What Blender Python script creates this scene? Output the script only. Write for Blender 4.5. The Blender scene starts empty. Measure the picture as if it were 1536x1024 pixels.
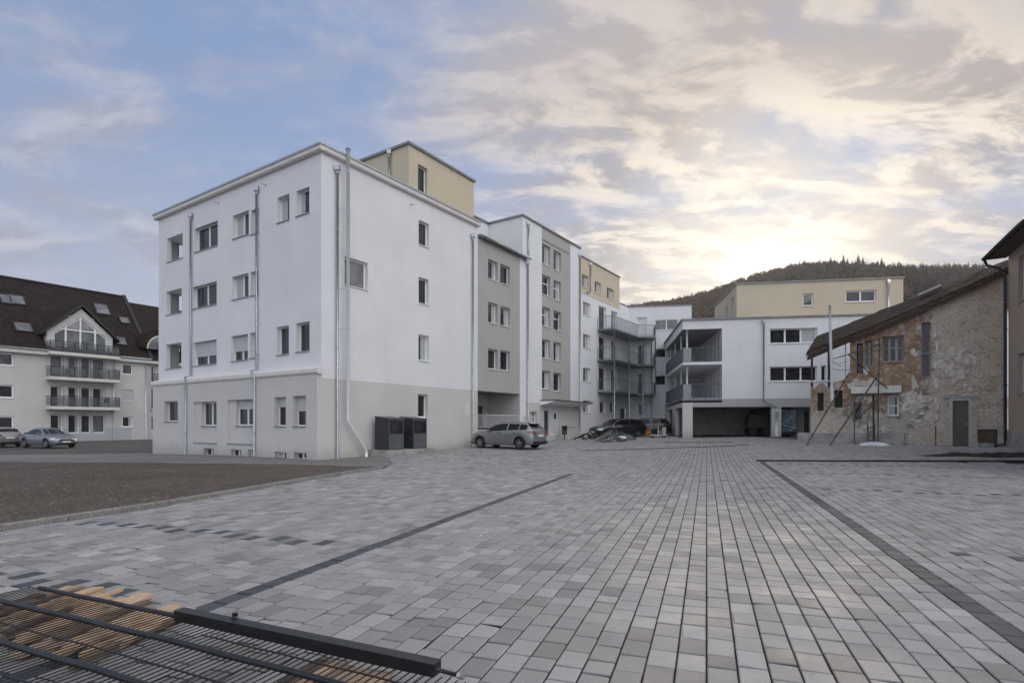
import bpy, math, random
import numpy as np
from mathutils import Vector, Matrix

random.seed(7)
rng = np.random.default_rng(11)
R = math.radians
scene = bpy.context.scene
COL = scene.collection

# ------------------------------------------------------------------ camera
F, HZ, CX, CZ = 841.0, 636.0, 768.0, 1.55       # focal length, horizon row, centre column (photo pixels), eye height
cam_data = bpy.data.cameras.new("camera")
cam = bpy.data.objects.new("camera", cam_data)
COL.objects.link(cam)
cam.location = (0, 0, CZ)
cam.rotation_euler = (R(90), 0, 0)
cam_data.sensor_width = 36.0
cam_data.lens = 36.0 * F / 1536.0
cam_data.shift_y = (HZ - 512.0) / 1536.0
cam_data.clip_start = 0.05
cam_data.clip_end = 6000
scene.camera = cam


def V(*a):
    return Vector(a)


# ------------------------------------------------------------------ terrain height
GX = [-60, -40, -22, -8.2, -2, 6, 12, 18, 24, 60]
GY = [-20, 16, 22, 25, 28, 32, 36, 42, 50, 60, 90]
GZ = np.array([
    [0, 0, 0, 0, 0, 0, 0, 0, 0, 0],
    [0, 0, 0, 0, 0, 0, 0, 0, 0, 0],
    [0, 0, -.02, 0, 0, 0, 0, 0, .02, .02],
    [-.05, -.05, -.06, .03, .06, .08, .10, .20, .35, .35],
    [-.08, -.08, -.10, .10, .13, .16, .20, .42, .52, .52],
    [-.10, -.10, -.18, .18, .24, .27, .32, .58, .60, .60],
    [-.12, -.12, -.16, .22, .34, .36, .46, .64, .65, .65],
    [-.15, -.15, -.14, .28, .40, .46, .60, .70, .70, .70],
    [-.05, -.05, -.05, .30, .45, .55, .66, .70, .70, .70],
    [0, 0, 0, .3, .45, .55, .66, .70, .70, .70],
    [0, 0, 0, .3, .45, .55, .66, .70, .70, .70]])


def G(x, y):
    i = min(max(int(np.searchsorted(GX, x)) - 1, 0), len(GX) - 2)
    j = min(max(int(np.searchsorted(GY, y)) - 1, 0), len(GY) - 2)
    a = min(max((x - GX[i]) / (GX[i + 1] - GX[i]), 0), 1)
    b = min(max((y - GY[j]) / (GY[j + 1] - GY[j]), 0), 1)
    a = .6 * a + .4 * a * a * (3 - 2 * a)
    b = .6 * b + .4 * b * b * (3 - 2 * b)
    return float((GZ[j, i] * (1 - a) + GZ[j, i + 1] * a) * (1 - b) + (GZ[j + 1, i] * (1 - a) + GZ[j + 1, i + 1] * a) * b)


# ------------------------------------------------------------------ materials
MATS = {}


class NT:
    def __init__(s, m):
        s.t = m.node_tree
        s.n, s.l = s.t.nodes, s.t.links

    def add(s, kind, **kw):
        nd = s.n.new(kind)
        for k, v in kw.items():
            if isinstance(v, bpy.types.NodeSocket):
                s.l.new(v, nd.inputs[k])
            elif k in nd.inputs:
                nd.inputs[k].default_value = v
            else:
                setattr(nd, k, v)
        return nd

    def math(s, op, a, b=None, clamp=False):
        nd = s.n.new("ShaderNodeMath")
        nd.operation = op
        nd.use_clamp = clamp
        for i, v in enumerate((a, b)):
            if v is None:
                continue
            if isinstance(v, bpy.types.NodeSocket):
                s.l.new(v, nd.inputs[i])
            else:
                nd.inputs[i].default_value = v
        return nd.outputs[0]

    def mix(s, f, a, b, mode='MIX'):
        nd = s.n.new("ShaderNodeMix")
        nd.data_type = 'RGBA'
        nd.blend_type = mode
        for i, v in ((0, f), (6, a), (7, b)):
            if isinstance(v, bpy.types.NodeSocket):
                s.l.new(v, nd.inputs[i])
            else:
                nd.inputs[i].default_value = v if i == 0 else tuple(v) + ((1,) if len(v) == 3 else ())
        return nd.outputs[2]

    def ramp(s, f, lo, hi, c0=0.0, c1=1.0):
        nd = s.n.new("ShaderNodeMapRange")
        nd.interpolation_type = 'SMOOTHSTEP'
        s.l.new(f, nd.inputs[0])
        for i, v in zip((1, 2, 3, 4), (lo, hi, c0, c1)):
            nd.inputs[i].default_value = v
        return nd.outputs[0]

    def noise(s, vec, scale, detail=4, rough=.55, dist=0.0, out=0):
        nd = s.add("ShaderNodeTexNoise", Scale=scale, Detail=detail, Roughness=rough, Distortion=dist)
        if vec is not None:
            s.l.new(vec, nd.inputs['Vector'])
        return nd.outputs[out]


def newmat(name):
    m = bpy.data.materials.new(name)
    m.use_nodes = True
    MATS[name] = m
    t = NT(m)
    b = t.n["Principled BSDF"]
    return m, t, b


def setin(b, **kw):
    for k, v in kw.items():
        k = k.replace("_", " ")
        b.inputs[k].default_value = (tuple(v) + (1,)) if isinstance(v, tuple) and len(v) == 3 else v


def plain(name, col, rough=.5, metal=0.0, spec=.5, var=.12, vscale=3.0, bump=0.0, bscale=40.0, coat=0.0):
    m, t, b = newmat(name)
    setin(b, Roughness=rough, Metallic=metal)
    b.inputs["Specular IOR Level"].default_value = spec
    if coat:
        b.inputs["Coat Weight"].default_value = coat
        b.inputs["Coat Roughness"].default_value = .06
    tc = t.add("ShaderNodeTexCoord").outputs["Object"]
    n = t.noise(tc, vscale, 5, .6)
    lo = tuple(c * (1 - var) for c in col)
    hi = tuple(min(1, c * (1 + var)) for c in col)
    t.l.new(t.mix(t.ramp(n, .3, .7), lo, hi), b.inputs["Base Color"])
    if bump:
        bn = t.add("ShaderNodeBump", Strength=bump, Distance=.01, Height=t.noise(tc, bscale, 4, .6))
        t.l.new(bn.outputs[0], b.inputs["Normal"])
    return m


def stucco(name, col, dirt=(.36, .34, .30), splash=False):
    """fine scratched render: grain bump, faint cloudiness, weak vertical run marks"""
    m, t, b = newmat(name)
    setin(b, Roughness=.9)
    b.inputs["Specular IOR Level"].default_value = .2
    tc = t.add("ShaderNodeTexCoord")
    ob = tc.outputs["Object"]
    mp = t.add("ShaderNodeMapping", Vector=ob)
    mp.inputs["Scale"].default_value = (1.6, 1.6, .12)
    streak = t.ramp(t.noise(mp.outputs[0], 1.5, 5, .65), .52, .85)
    cloud = t.ramp(t.noise(ob, .5, 5, .6), .35, .7)
    c = t.mix(cloud, tuple(x * .95 for x in col), tuple(min(1, x * 1.02) for x in col))
    c = t.mix(t.math('MULTIPLY', streak, .15), c, dirt)
    grain = t.noise(ob, 60, 3, .7)
    coarse = t.noise(ob, 13, 4, .75)
    c = t.mix(t.ramp(coarse, .35, .7, 0, .16), c, tuple(x * .72 for x in col))
    c = t.mix(t.ramp(grain, .35, .75, 0, .12), c, tuple(x * .7 for x in col))
    if splash:
        sz = t.add("ShaderNodeSeparateXYZ", Vector=ob).outputs[2]
        sn = t.math('ADD', sz, t.math('MULTIPLY', t.noise(ob, 2.2, 6, .7), -1.1))
        c = t.mix(t.ramp(sn, -.75, .25, .42, 0), c, (.20, .185, .165))
    t.l.new(c, b.inputs["Base Color"])
    h = t.math('ADD', grain, t.math('MULTIPLY', coarse, 1.2))
    bn = t.add("ShaderNodeBump", Strength=.45, Distance=.012, Height=h)
    t.l.new(bn.outputs[0], b.inputs["Normal"])
    return m


stucco("white_render", (.77, .775, .79))
stucco("grey_render", (.43, .425, .41))
stucco("pale_grey_render", (.605, .59, .565), splash=True)
stucco("blue_grey_render", (.47, .50, .54))
stucco("cream_render", (.60, .525, .395))
stucco("warm_white_render", (.60, .597, .578))
stucco("pink_render", (.40, .315, .25), (.2, .17, .14))
plain("trim_plaster", (.66, .64, .60), .8, var=.06)
plain("zinc", (.42, .45, .48), .38, .85, var=.18, vscale=8)
plain("bright_zinc", (.66, .68, .70), .35, .7, var=.1, vscale=6)
plain("white_pipe", (.74, .75, .76), .3, .2, var=.05)
plain("roof_metal", (.23, .23, .235), .45, .5, var=.15)
plain("white_frame", (.80, .80, .80), .35, var=.03)
plain("grey_sill", (.28, .30, .32), .4, .4, var=.1)
plain("white_sill", (.72, .72, .72), .4, var=.05)
plain("concrete", (.30, .29, .275), .85, var=.25, vscale=2.5, bump=.4, bscale=30)
plain("dark_metal", (.035, .038, .042), .42, .4, var=.25, vscale=12)
plain("black_paint", (.010, .011, .013), .38, .0, var=.4, vscale=25, bump=.15, bscale=90)
plain("railing_metal", (.17, .19, .21), .45, .6, var=.15)
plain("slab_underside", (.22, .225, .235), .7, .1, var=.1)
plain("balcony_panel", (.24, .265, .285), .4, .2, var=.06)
plain("dark_door", (.045, .055, .07), .4, var=.15)
plain("brown_door", (.085, .072, .06), .5, var=.15)
plain("cabinet_dark", (.035, .039, .045), .45, .2, var=.12)
plain("cabinet_grey", (.105, .112, .122), .45, .2, var=.1)
plain("tyre", (.012, .012, .013), .8, var=.2)
plain("alloy", (.36, .37, .38), .35, .8, var=.1)
plain("silver_paint", (.235, .245, .255), .32, .55, var=.03, coat=.7)
plain("blue_silver_paint", (.225, .24, .26), .32, .55, var=.03, coat=.7)
plain("black_car_paint", (.012, .014, .018), .3, .2, var=.05, coat=.8)
plain("plastic_black", (.015, .015, .016), .5, var=.1)
plain("lamp_glass", (.65, .67, .68), .12, .1, var=.05, coat=.5)
plain("tail_glass", (.22, .05, .02), .15, 0, var=.2, coat=.8)
plain("plate", (.72, .72, .70), .5, var=.04)
plain("rust_steel", (.105, .085, .068), .75, .3, var=.4, vscale=10)
plain("galvanised", (.40, .40, .39), .5, .6, var=.2, vscale=12)
plain("old_wood", (.075, .05, .035), .85, var=.4, vscale=6, bump=.4)
plain("grey_wood", (.33, .31, .285), .8, var=.3, vscale=6, bump=.3)
plain("orange_plastic", (.20, .085, .035), .55, var=.25, vscale=5)
plain("tarp_blue", (.05, .062, .075), .45, var=.4, vscale=4, bump=.5, bscale=12)
plain("pale_plastic", (.62, .63, .64), .5, var=.12)
plain("soil", (.028, .021, .016), .95, var=.5, vscale=6, bump=1.0, bscale=25)
plain("wall_interior", (.50, .49, .47), .9, var=.06)
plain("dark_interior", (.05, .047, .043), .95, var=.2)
plain("garage_wall", (.48, .455, .42), .95, var=.15)
plain("shutter_slats", (.52, .53, .54), .5, var=.05)
plain("membrane", (.20, .20, .205), .9, var=.2, vscale=1.0)
plain("pebble_grey", (.17, .155, .14), .9, var=.4, vscale=20)
plain("pebble_brown", (.17, .12, .085), .9, var=.4, vscale=20)
plain("pebble_dark", (.06, .052, .046), .9, var=.4, vscale=20)
plain("old_plaster", (.50, .46, .40), .95, var=.32, vscale=5, bump=.8, bscale=22)
plain("loggia_white", (.86, .86, .86), .9, var=.03)
plain("shrub_leaf", (.03, .035, .022), .7, var=.5, vscale=4)
plain("bark", (.05, .038, .028), .9, var=.3)


def glass(name, tint, var, gloss=.05, spec=.6):
    m, t, b = newmat(name)
    setin(b, Roughness=gloss)
    b.inputs["Specular IOR Level"].default_value = spec
    ob = t.add("ShaderNodeTexCoord").outputs["Object"]
    n = t.ramp(t.noise(ob, .9, 3, .6), .4, .65)
    t.l.new(t.mix(n, tint, var), b.inputs["Base Color"])
    # panes are never perfectly flat
    bn = t.add("ShaderNodeBump", Strength=.05, Distance=.05, Height=t.noise(ob, .8, 1, .5))
    t.l.new(bn.outputs[0], b.inputs["Normal"])
    return m


glass("glass", (.014, .016, .020), (.032, .035, .039), spec=.6)
glass("glass_pale", (.06, .065, .07), (.14, .145, .15), spec=1.0)
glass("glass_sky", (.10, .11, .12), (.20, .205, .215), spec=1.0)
glass("car_glass", (.005, .006, .007), (.010, .011, .012), spec=.25)
# see-through curtain cloth behind a pane reads as pale folds
m, t, b = newmat("curtain")
setin(b, Roughness=.18)
w = t.add("ShaderNodeTexWave", Scale=5.0, Distortion=2.0, Detail=2.0)
t.l.new(t.add("ShaderNodeTexCoord").outputs["Object"], w.inputs["Vector"])
t.l.new(t.mix(w.outputs[1], (.34, .345, .35), (.5, .5, .5)), b.inputs["Base Color"])

# glass guard panel
m, t, b = newmat("guard_glass")
setin(b, Base_Color=(.14, .155, .165), Roughness=.08, Alpha=.45)
b.inputs["Specular IOR Level"].default_value = .8


def tiles(name, c1, c2, c3, bw, bh):
    m, t, b = newmat(name)
    setin(b, Roughness=.9)
    b.inputs["Specular IOR Level"].default_value = .12
    uv = t.add("ShaderNodeTexCoord").outputs["UV"]
    br = t.add("ShaderNodeTexBrick", Scale=1.0)
    br.offset = .5
    t.l.new(uv, br.inputs["Vector"])
    for k, v in (("Color1", c1), ("Color2", c2), ("Mortar", tuple(x * .25 for x in c1))):
        br.inputs[k].default_value = v + (1,)
    br.inputs["Mortar Size"].default_value = .018
    br.inputs["Mortar Smooth"].default_value = .3
    br.inputs["Brick Width"].default_value = bw
    br.inputs["Row Height"].default_value = bh
    n = t.ramp(t.noise(uv, .7, 5, .65), .42, .68)
    c = t.mix(t.math('MULTIPLY', n, .7), br.outputs["Color"], c3)
    t.l.new(c, b.inputs["Base Color"])
    sx = t.add("ShaderNodeSeparateXYZ", Vector=uv)
    saw = t.math('FRACT', t.math('DIVIDE', sx.outputs[1], bh))
    h = t.math('SUBTRACT', t.math('MULTIPLY', br.outputs["Fac"], -.6), saw)
    bn = t.add("ShaderNodeBump", Strength=.9, Distance=.05, Height=h)
    t.l.new(bn.outputs[0], b.inputs["Normal"])


tiles("roof_tiles", (.027, .021, .019), (.042, .031, .027), (.020, .019, .018), .34, .40)
tiles("old_tiles", (.040, .031, .026), (.075, .055, .042), (.030, .030, .026), .26, .30)


def old_wall(name):
    """plaster fallen from brickwork: whitewashed bricks to the right, bare reddish clay to the left"""
    m, t, b = newmat(name)
    setin(b, Roughness=.95)
    b.inputs["Specular IOR Level"].default_value = .15
    uv = t.add("ShaderNodeTexCoord").outputs["UV"]
    sx = t.add("ShaderNodeSeparateXYZ", Vector=uv)
    wob = t.noise(uv, 2.2, 3, .6, out=1)
    wv = t.add("ShaderNodeVectorMath", operation='MULTIPLY_ADD')
    t.l.new(wob, wv.inputs[0])
    wv.inputs[1].default_value = (.07, .07, 0)
    t.l.new(uv, wv.inputs[2])
    br = t.add("ShaderNodeTexBrick", Scale=1.0)
    t.l.new(wv.outputs[0], br.inputs["Vector"])
    for k, v in (("Color1", (.30, .165, .095)), ("Color2", (.46, .285, .18)), ("Mortar", (.22, .18, .14))):
        br.inputs[k].default_value = v + (1,)
    br.inputs["Mortar Size"].default_value = .02
    br.inputs["Mortar Smooth"].default_value = .4
    br.inputs["Brick Width"].default_value = .34
    br.inputs["Row Height"].default_value = .115
    # whitewash left on the bricks of the right half
    wash_n = t.noise(uv, 1.1, 9, .68)
    edge = t.ramp(sx.outputs[0], WASH0, WASH1, -.22, .30)
    low = t.ramp(sx.outputs[1], .6, 2.6, .12, 0)
    far_left = t.ramp(sx.outputs[0], -4.1, -3.3, .24, 0)
    wash = t.ramp(t.math('ADD', t.math('ADD', t.math('ADD', wash_n, far_left), edge), low), .48, .58)
    chips = t.ramp(t.noise(wv.outputs[0], 7, 6, .7), .54, .66)
    wash = t.math('MULTIPLY', wash, t.math('SUBTRACT', 1.0, t.math('MULTIPLY', chips, .6)))
    wcol = t.mix(t.ramp(t.noise(uv, .8, 6, .6), .35, .7), (.54, .455, .365), (.78, .70, .60))
    smooth = t.ramp(t.noise(uv, .8, 8, .68), .47, .60)
    wcol = t.mix(t.math('MULTIPLY', br.outputs["Fac"], t.math('MULTIPLY', smooth, .55)), wcol, (.20, .18, .16))
    mpd = t.add("ShaderNodeMapping", Vector=wv.outputs[0])
    mpd.inputs["Scale"].default_value = (2.6, 9, 1)
    dash = t.ramp(t.noise(mpd.outputs[0], 1.0, 6, .7), .56, .68)
    wcol = t.mix(t.math('MULTIPLY', dash, .6), wcol, (.17, .14, .115))
    stain = t.ramp(t.noise(uv, 1.6, 8, .7), .50, .66)
    wcol = t.mix(t.math('MULTIPLY', stain, .38), wcol, (.27, .205, .155))
    # render coat, smooth ochre clay
    clay_n = t.ramp(t.noise(uv, .9, 8, .65, .4), .47, .53)
    ccol = t.mix(t.ramp(t.noise(uv, 3, 5, .6), .35, .7), (.32, .215, .14), (.47, .345, .24))
    c = t.mix(clay_n, br.outputs["Color"], ccol)
    # pale plaster patches low down
    pale = t.ramp(t.math('ADD', t.noise(uv, 1.4, 8, .7), t.ramp(sx.outputs[1], .8, 3.2, .17, -.03)), .55, .585)
    c = t.mix(pale, c, t.mix(t.noise(uv, 9, 4, .6), (.40, .37, .32), (.56, .53, .48)))
    c = t.mix(wash, c, wcol)
    soot = t.ramp(t.noise(uv, 2.5, 8, .72), .56, .76)
    c = t.mix(t.math('MULTIPLY', soot, .6), c, (.075, .060, .048))
    flake = t.ramp(t.noise(uv, 3.2, 9, .78, .6), .555, .59)
    c = t.mix(t.math('MULTIPLY', flake, .8), c, (.58, .55, .50))
    hole = t.ramp(t.noise(wv.outputs[0], 8.5, 6, .75), .60, .65)
    c = t.mix(t.math('MULTIPLY', hole, .7), c, (.05, .04, .033))
    grime = t.ramp(t.noise(uv, 14, 5, .7), .45, .75)
    c = t.mix(t.math('MULTIPLY', grime, .18), c, (.13, .115, .10))
    t.l.new(c, b.inputs["Base Color"])
    h = t.math('ADD', t.math('MULTIPLY', br.outputs["Fac"], t.math('MULTIPLY', t.math('ADD', smooth, .35), -.6)), t.math('ADD', t.math('MULTIPLY', wash, .5), t.math('ADD', t.math('MULTIPLY', pale, .8), t.math('ADD', t.math('MULTIPLY', clay_n, .5), t.math('MULTIPLY', t.noise(uv, 18, 5, .7), 1.3)))))
    bn = t.add("ShaderNodeBump", Strength=1.0, Distance=.035, Height=h)
    t.l.new(bn.outputs[0], b.inputs["Normal"])


def ground_mat(name, c1, c2, c3, scale=1.0, bump=.6, grain=60, rough=.9):
    m, t, b = newmat(name)
    setin(b, Roughness=rough)
    b.inputs["Specular IOR Level"].default_value = .25
    ob = t.add("ShaderNodeTexCoord").outputs["Object"]
    a = t.ramp(t.noise(ob, .35 * scale, 6, .65), .35, .68)
    c = t.mix(a, c1, c2)
    c = t.mix(t.ramp(t.noise(ob, 1.7 * scale, 6, .7), .5, .75), c, c3)
    g = t.noise(ob, grain, 3, .7)
    vor = t.add("ShaderNodeTexVoronoi", Scale=grain * .8)
    t.l.new(ob, vor.inputs["Vector"])
    c = t.mix(t.ramp(g, .3, .7, .6, 0), c, tuple(x * .3 for x in c1))
    c = t.mix(t.ramp(t.noise(ob, grain * .3, 4, .7), .5, .75, 0, .35), c, tuple(min(1, x * 1.7) for x in c2))
    c = t.mix(t.ramp(vor.outputs["Color"], .75, .95, 0, .35), c, tuple(min(1, x * 2.2) for x in c2))
    t.l.new(c, b.inputs["Base Color"])
    bn = t.add("ShaderNodeBump", Strength=bump, Distance=.02, Height=t.math('ADD', g, t.math('MULTIPLY', vor.outputs["Distance"], 1.5)))
    t.l.new(bn.outputs[0], b.inputs["Normal"])


ground_mat("asphalt", (.105, .102, .099), (.15, .146, .14), (.08, .078, .076))
ground_mat("path_asphalt", (.21, .205, .196), (.28, .272, .26), (.16, .155, .148))
ground_mat("gravel", (.098, .080, .066), (.155, .128, .106), (.17, .112, .078), 1.0, 1.0, 24)
ground_mat("jointing_sand", (.022, .021, .020), (.035, .033, .031), (.018, .017, .016), 1, .5, 90)
ground_mat("hill_floor", (.075, .06, .048), (.10, .08, .062), (.065, .055, .044), .05, .3, 2)

# paving stones: colour of each stone is stored on the mesh
m, t, b = newmat("paving")
setin(b, Roughness=.55)
b.inputs["Specular IOR Level"].default_value = .4
at_ = t.add("ShaderNodeAttribute", attribute_name="stone")
ob = t.add("ShaderNodeTexCoord").outputs["Object"]
sp = t.noise(ob, 130, 3, .75)
big = t.noise(ob, .35, 6, .65)
mid = t.noise(ob, 3.5, 6, .7)
c = t.mix(t.ramp(sp, .35, .7, .40, 0), at_.outputs["Color"], (.08, .078, .075))
c = t.mix(t.ramp(big, .45, .75, 0, .30), c, (.15, .14, .125))
c = t.mix(t.ramp(mid, .52, .8, 0, .35), c, (.13, .122, .112))
c = t.mix(t.ramp(t.noise(ob, 1.3, 7, .7), .58, .75, 0, .35), c, (.33, .33, .32))
t.l.new(c, b.inputs["Base Color"])
mpk = t.add("ShaderNodeMapping", Vector=ob)
mpk.inputs["Rotation"].default_value = (0, 0, R(19.1))
mpk.inputs["Scale"].default_value = (1.5, .045, 1)
tr = t.noise(mpk.outputs[0], 1.0, 5, .6)
c = t.mix(t.ramp(tr, .54, .72, 0, .30), c, (.14, .135, .128))
spot = t.noise(ob, 11, 3, .6)
c = t.mix(t.ramp(spot, .70, .76, 0, .55), c, (.10, .095, .09))
c = t.mix(t.ramp(t.noise(ob, 17, 3, .6), .70, .77, 0, .4), c, (.50, .49, .47))
t.l.new(c, b.inputs["Base Color"])
t.l.new(t.ramp(t.noise(ob, 1.1, 5, .65), .3, .7, .50, .75), b.inputs["Roughness"])
bn = t.add("ShaderNodeBump", Strength=.35, Distance=.004, Height=t.math('ADD', sp, t.noise(ob, 30, 4, .6)))
t.l.new(bn.outputs[0], b.inputs["Normal"])


def wood_mat(name, c1, c2):
    m, t, b = newmat(name)
    setin(b, Roughness=.75)
    tc = t.add("ShaderNodeTexCoord").outputs["Object"]
    mp = t.add("ShaderNodeMapping", Vector=tc)
    mp.inputs["Scale"].default_value = (2, 40, 40)
    oi = t.add("ShaderNodeObjectInfo").outputs["Random"]
    n = t.noise(mp.outputs[0], 1.0, 6, .65, .6)
    c = t.mix(t.ramp(n, .3, .7), c1, c2)
    c = t.mix(t.ramp(oi, .35, .95, 0, .9), c, (.055, .042, .032))
    t.l.new(c, b.inputs["Base Color"])
    bn = t.add("ShaderNodeBump", Strength=.5, Distance=.004, Height=n)
    t.l.new(bn.outputs[0], b.inputs["Normal"])


wood_mat("fresh_wood", (.33, .215, .135), (.58, .425, .28))


def leaf_mat(name, c1, c2):
    m, t, b = newmat(name)
    setin(b, Roughness=.85)
    b.inputs["Specular IOR Level"].default_value = .1
    ob = t.add("ShaderNodeTexCoord").outputs["Object"]
    t.l.new(t.mix(t.ramp(t.noise(ob, .11, 4, .7), .35, .65), c1, c2), b.inputs["Base Color"])


leaf_mat("twigs", (.075, .052, .036), (.125, .088, .060))
leaf_mat("needles", (.022, .025, .018), (.042, .042, .028))


# ------------------------------------------------------------------ mesh builder
class MB:
    def __init__(s):
        s.v, s.f, s.m, s.mats, s.sm = [], [], [], [], []

    def mi(s, mat):
        if mat not in s.mats:
            s.mats.append(mat)
        return s.mats.index(mat)

    def face(s, pts, mat, smooth=False):
        k = len(s.v)
        s.v.extend([tuple(p) for p in pts])
        s.f.append(tuple(range(k, k + len(pts))))
        s.m.append(s.mi(mat))
        s.sm.append(smooth)

    def box(s, o, a, b, c, mat):
        """parallelepiped: corner o, three edge vectors"""
        o, a, b, c = map(Vector, (o, a, b, c))
        if a.cross(b).dot(c) < 0:
            a, b = b, a
        k = len(s.v)
        s.v.extend([tuple(p) for p in (o, o + a, o + a + b, o + b, o + c, o + a + c, o + a + b + c, o + b + c)])
        i = s.mi(mat)
        for q in ((3, 2, 1, 0), (4, 5, 6, 7), (0, 1, 5, 4), (1, 2, 6, 5), (2, 3, 7, 6), (3, 0, 4, 7)):
            s.f.append(tuple(k + x for x in q))
            s.m.append(i)
            s.sm.append(False)

    def cube(s, x0, x1, y0, y1, z0, z1, mat):
        s.box((x0, y0, z0), (x1 - x0, 0, 0), (0, y1 - y0, 0), (0, 0, z1 - z0), mat)

    def tube(s, pts, r, mat, n=10, r2=None, cap=True):
        pts = [Vector(p) for p in pts]
        rings = []
        i = s.mi(mat)
        for j, p in enumerate(pts):
            d = (pts[min(j + 1, len(pts) - 1)] - pts[max(j - 1, 0)]).normalized()
            e = d.cross(Vector((0, 0, 1)) if abs(d.z) < .9 else Vector((1, 0, 0))).normalized()
            g = d.cross(e)
            rr = r if r2 is None else r + (r2 - r) * j / max(1, len(pts) - 1)
            k = len(s.v)
            for q in range(n):
                a = 2 * math.pi * q / n
                s.v.append(tuple(p + (e * math.cos(a) + g * math.sin(a)) * rr))
            rings.append(k)
        for a, b in zip(rings, rings[1:]):
            for q in range(n):
                w = (q + 1) % n
                s.f.append((a + q, b + q, b + w, a + w)[::-1])
                s.m.append(i)
                s.sm.append(n > 5)
        if cap:
            s.f.append(tuple(rings[0] + q for q in range(n)))
            s.f.append(tuple(rings[-1] + q for q in range(n))[::-1])
            s.m += [i, i]
            s.sm += [False, False]

    def cyl(s, c, axis, r, h, mat, n=20):
        c, axis = Vector(c), Vector(axis).normalized()
        s.tube([c - axis * h / 2, c + axis * h / 2], r, mat, n)

    def build(s, name, parent=None, bevel=0.0, base=None):
        me = bpy.data.meshes.new(name)
        off = Vector(base) if base is not None else (Vector(parent["_base"]) if parent is not None and "_base" in parent else Vector((0, 0, 0)))
        me.from_pydata([tuple(Vector(p) - off) for p in s.v], [], s.f)
        for k in s.mats:
            me.materials.append(MATS[k])
        me.polygons.foreach_set("material_index", s.m)
        me.polygons.foreach_set("use_smooth", s.sm)
        auto_uv(me)
        me.update()
        o = bpy.data.objects.new(name, me)
        COL.objects.link(o)
        if parent is not None:
            o.parent = parent
            o["_base"] = tuple(off)
        elif base is not None:
            o.location = base
            o["_base"] = tuple(off)
        if bevel:
            md = o.modifiers.new("soft_edges", 'BEVEL')
            md.width = bevel
            md.segments = 2
            md.limit_method = 'ANGLE'
            md.harden_normals = False
        return o


def auto_uv(me):
    """metres along the face's horizontal tangent and up its slope"""
    me.update()
    uv = me.uv_layers.new(name="UVMap")
    nl = len(me.loops)
    vi = np.empty(nl, dtype=np.int32)
    me.loops.foreach_get("vertex_index", vi)
    co = np.empty(len(me.vertices) * 3)
    me.vertices.foreach_get("co", co)
    co = co.reshape(-1, 3)[vi]
    npoly = len(me.polygons)
    nr = np.empty(npoly * 3)
    me.polygons.foreach_get("normal", nr)
    tot = np.empty(npoly, dtype=np.int32)
    me.polygons.foreach_get("loop_total", tot)
    nr = np.repeat(nr.reshape(-1, 3), tot, axis=0)
    tx = np.cross(np.array([0, 0, 1.0]), nr)
    ln = np.linalg.norm(tx, axis=1)
    flat = ln < .05
    tx[flat] = (1, 0, 0)
    tx[~flat] /= ln[~flat][:, None]
    ty = np.cross(nr, tx)
    out = np.stack([(co * tx).sum(1), (co * ty).sum(1)], axis=1)
    uv.data.foreach_set("uv", out.astype(np.float32).ravel())


def thing(name, label, cat, loc, group=None):
    o = bpy.data.objects.new(name, None)
    o.empty_display_size = .3
    COL.objects.link(o)
    o.location = loc
    o["_base"] = tuple(loc)
    return tag(o, label, cat, group)


def tag(o, label=None, cat=None, group=None, kind=None):
    if label:
        o["label"] = label
    if cat:
        o["category"] = cat
    if group:
        o["group"] = group
    if kind:
        o["kind"] = kind
    return o


def dup(o, loc, rot=None, label=None, group=None):
    """a copy of a thing with copies of its parts and their sub-parts"""
    r = o.copy()
    COL.objects.link(r)
    r.location = loc
    if rot is not None:
        r.rotation_euler = rot
    tag(r, label, None, group)
    for ch in o.children:
        c = ch.copy()
        COL.objects.link(c)
        c.parent = r
        for g in ch.children:
            d = g.copy()
            COL.objects.link(d)
            d.parent = c
    return r


class Plane:
    """an upright facade plane: origin (x, y), unit direction d, outward normal n"""
    def __init__(s, p, d, n):
        s.p, s.d, s.n = Vector((p[0], p[1], 0)), Vector((d[0], d[1], 0)).normalized(), Vector((n[0], n[1], 0)).normalized()

    def u(s, px):
        r = (px - CX) / F
        return (r * s.p.y - s.p.x) / (s.d.x - r * s.d.y)

    def z(s, px, py):
        return CZ + (HZ - py) * (s.p.y + s.d.y * s.u(px)) / F

    def pt(s, u, z, o=0.0):
        q = s.p + s.d * u + s.n * o
        return Vector((q.x, q.y, z))

    def off(s, o):
        q = s.p + s.n * o
        return Plane((q.x, q.y), s.d, s.n)

    def rect(s, x0, x1, yt, yb, at=0):
        x = x1 if at else x0
        u0, u1 = s.u(x0), s.u(x1)
        z0, z1 = s.z(x, yb), s.z(x, yt)
        return (min(u0, u1), max(u0, u1), z0, z1)

    def box(s, mb, u0, u1, z0, z1, o0, o1, mat):
        mb.box(s.pt(u0, z0, o0), s.d * (u1 - u0), s.n * (o1 - o0), (0, 0, z1 - z0), mat)


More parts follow.
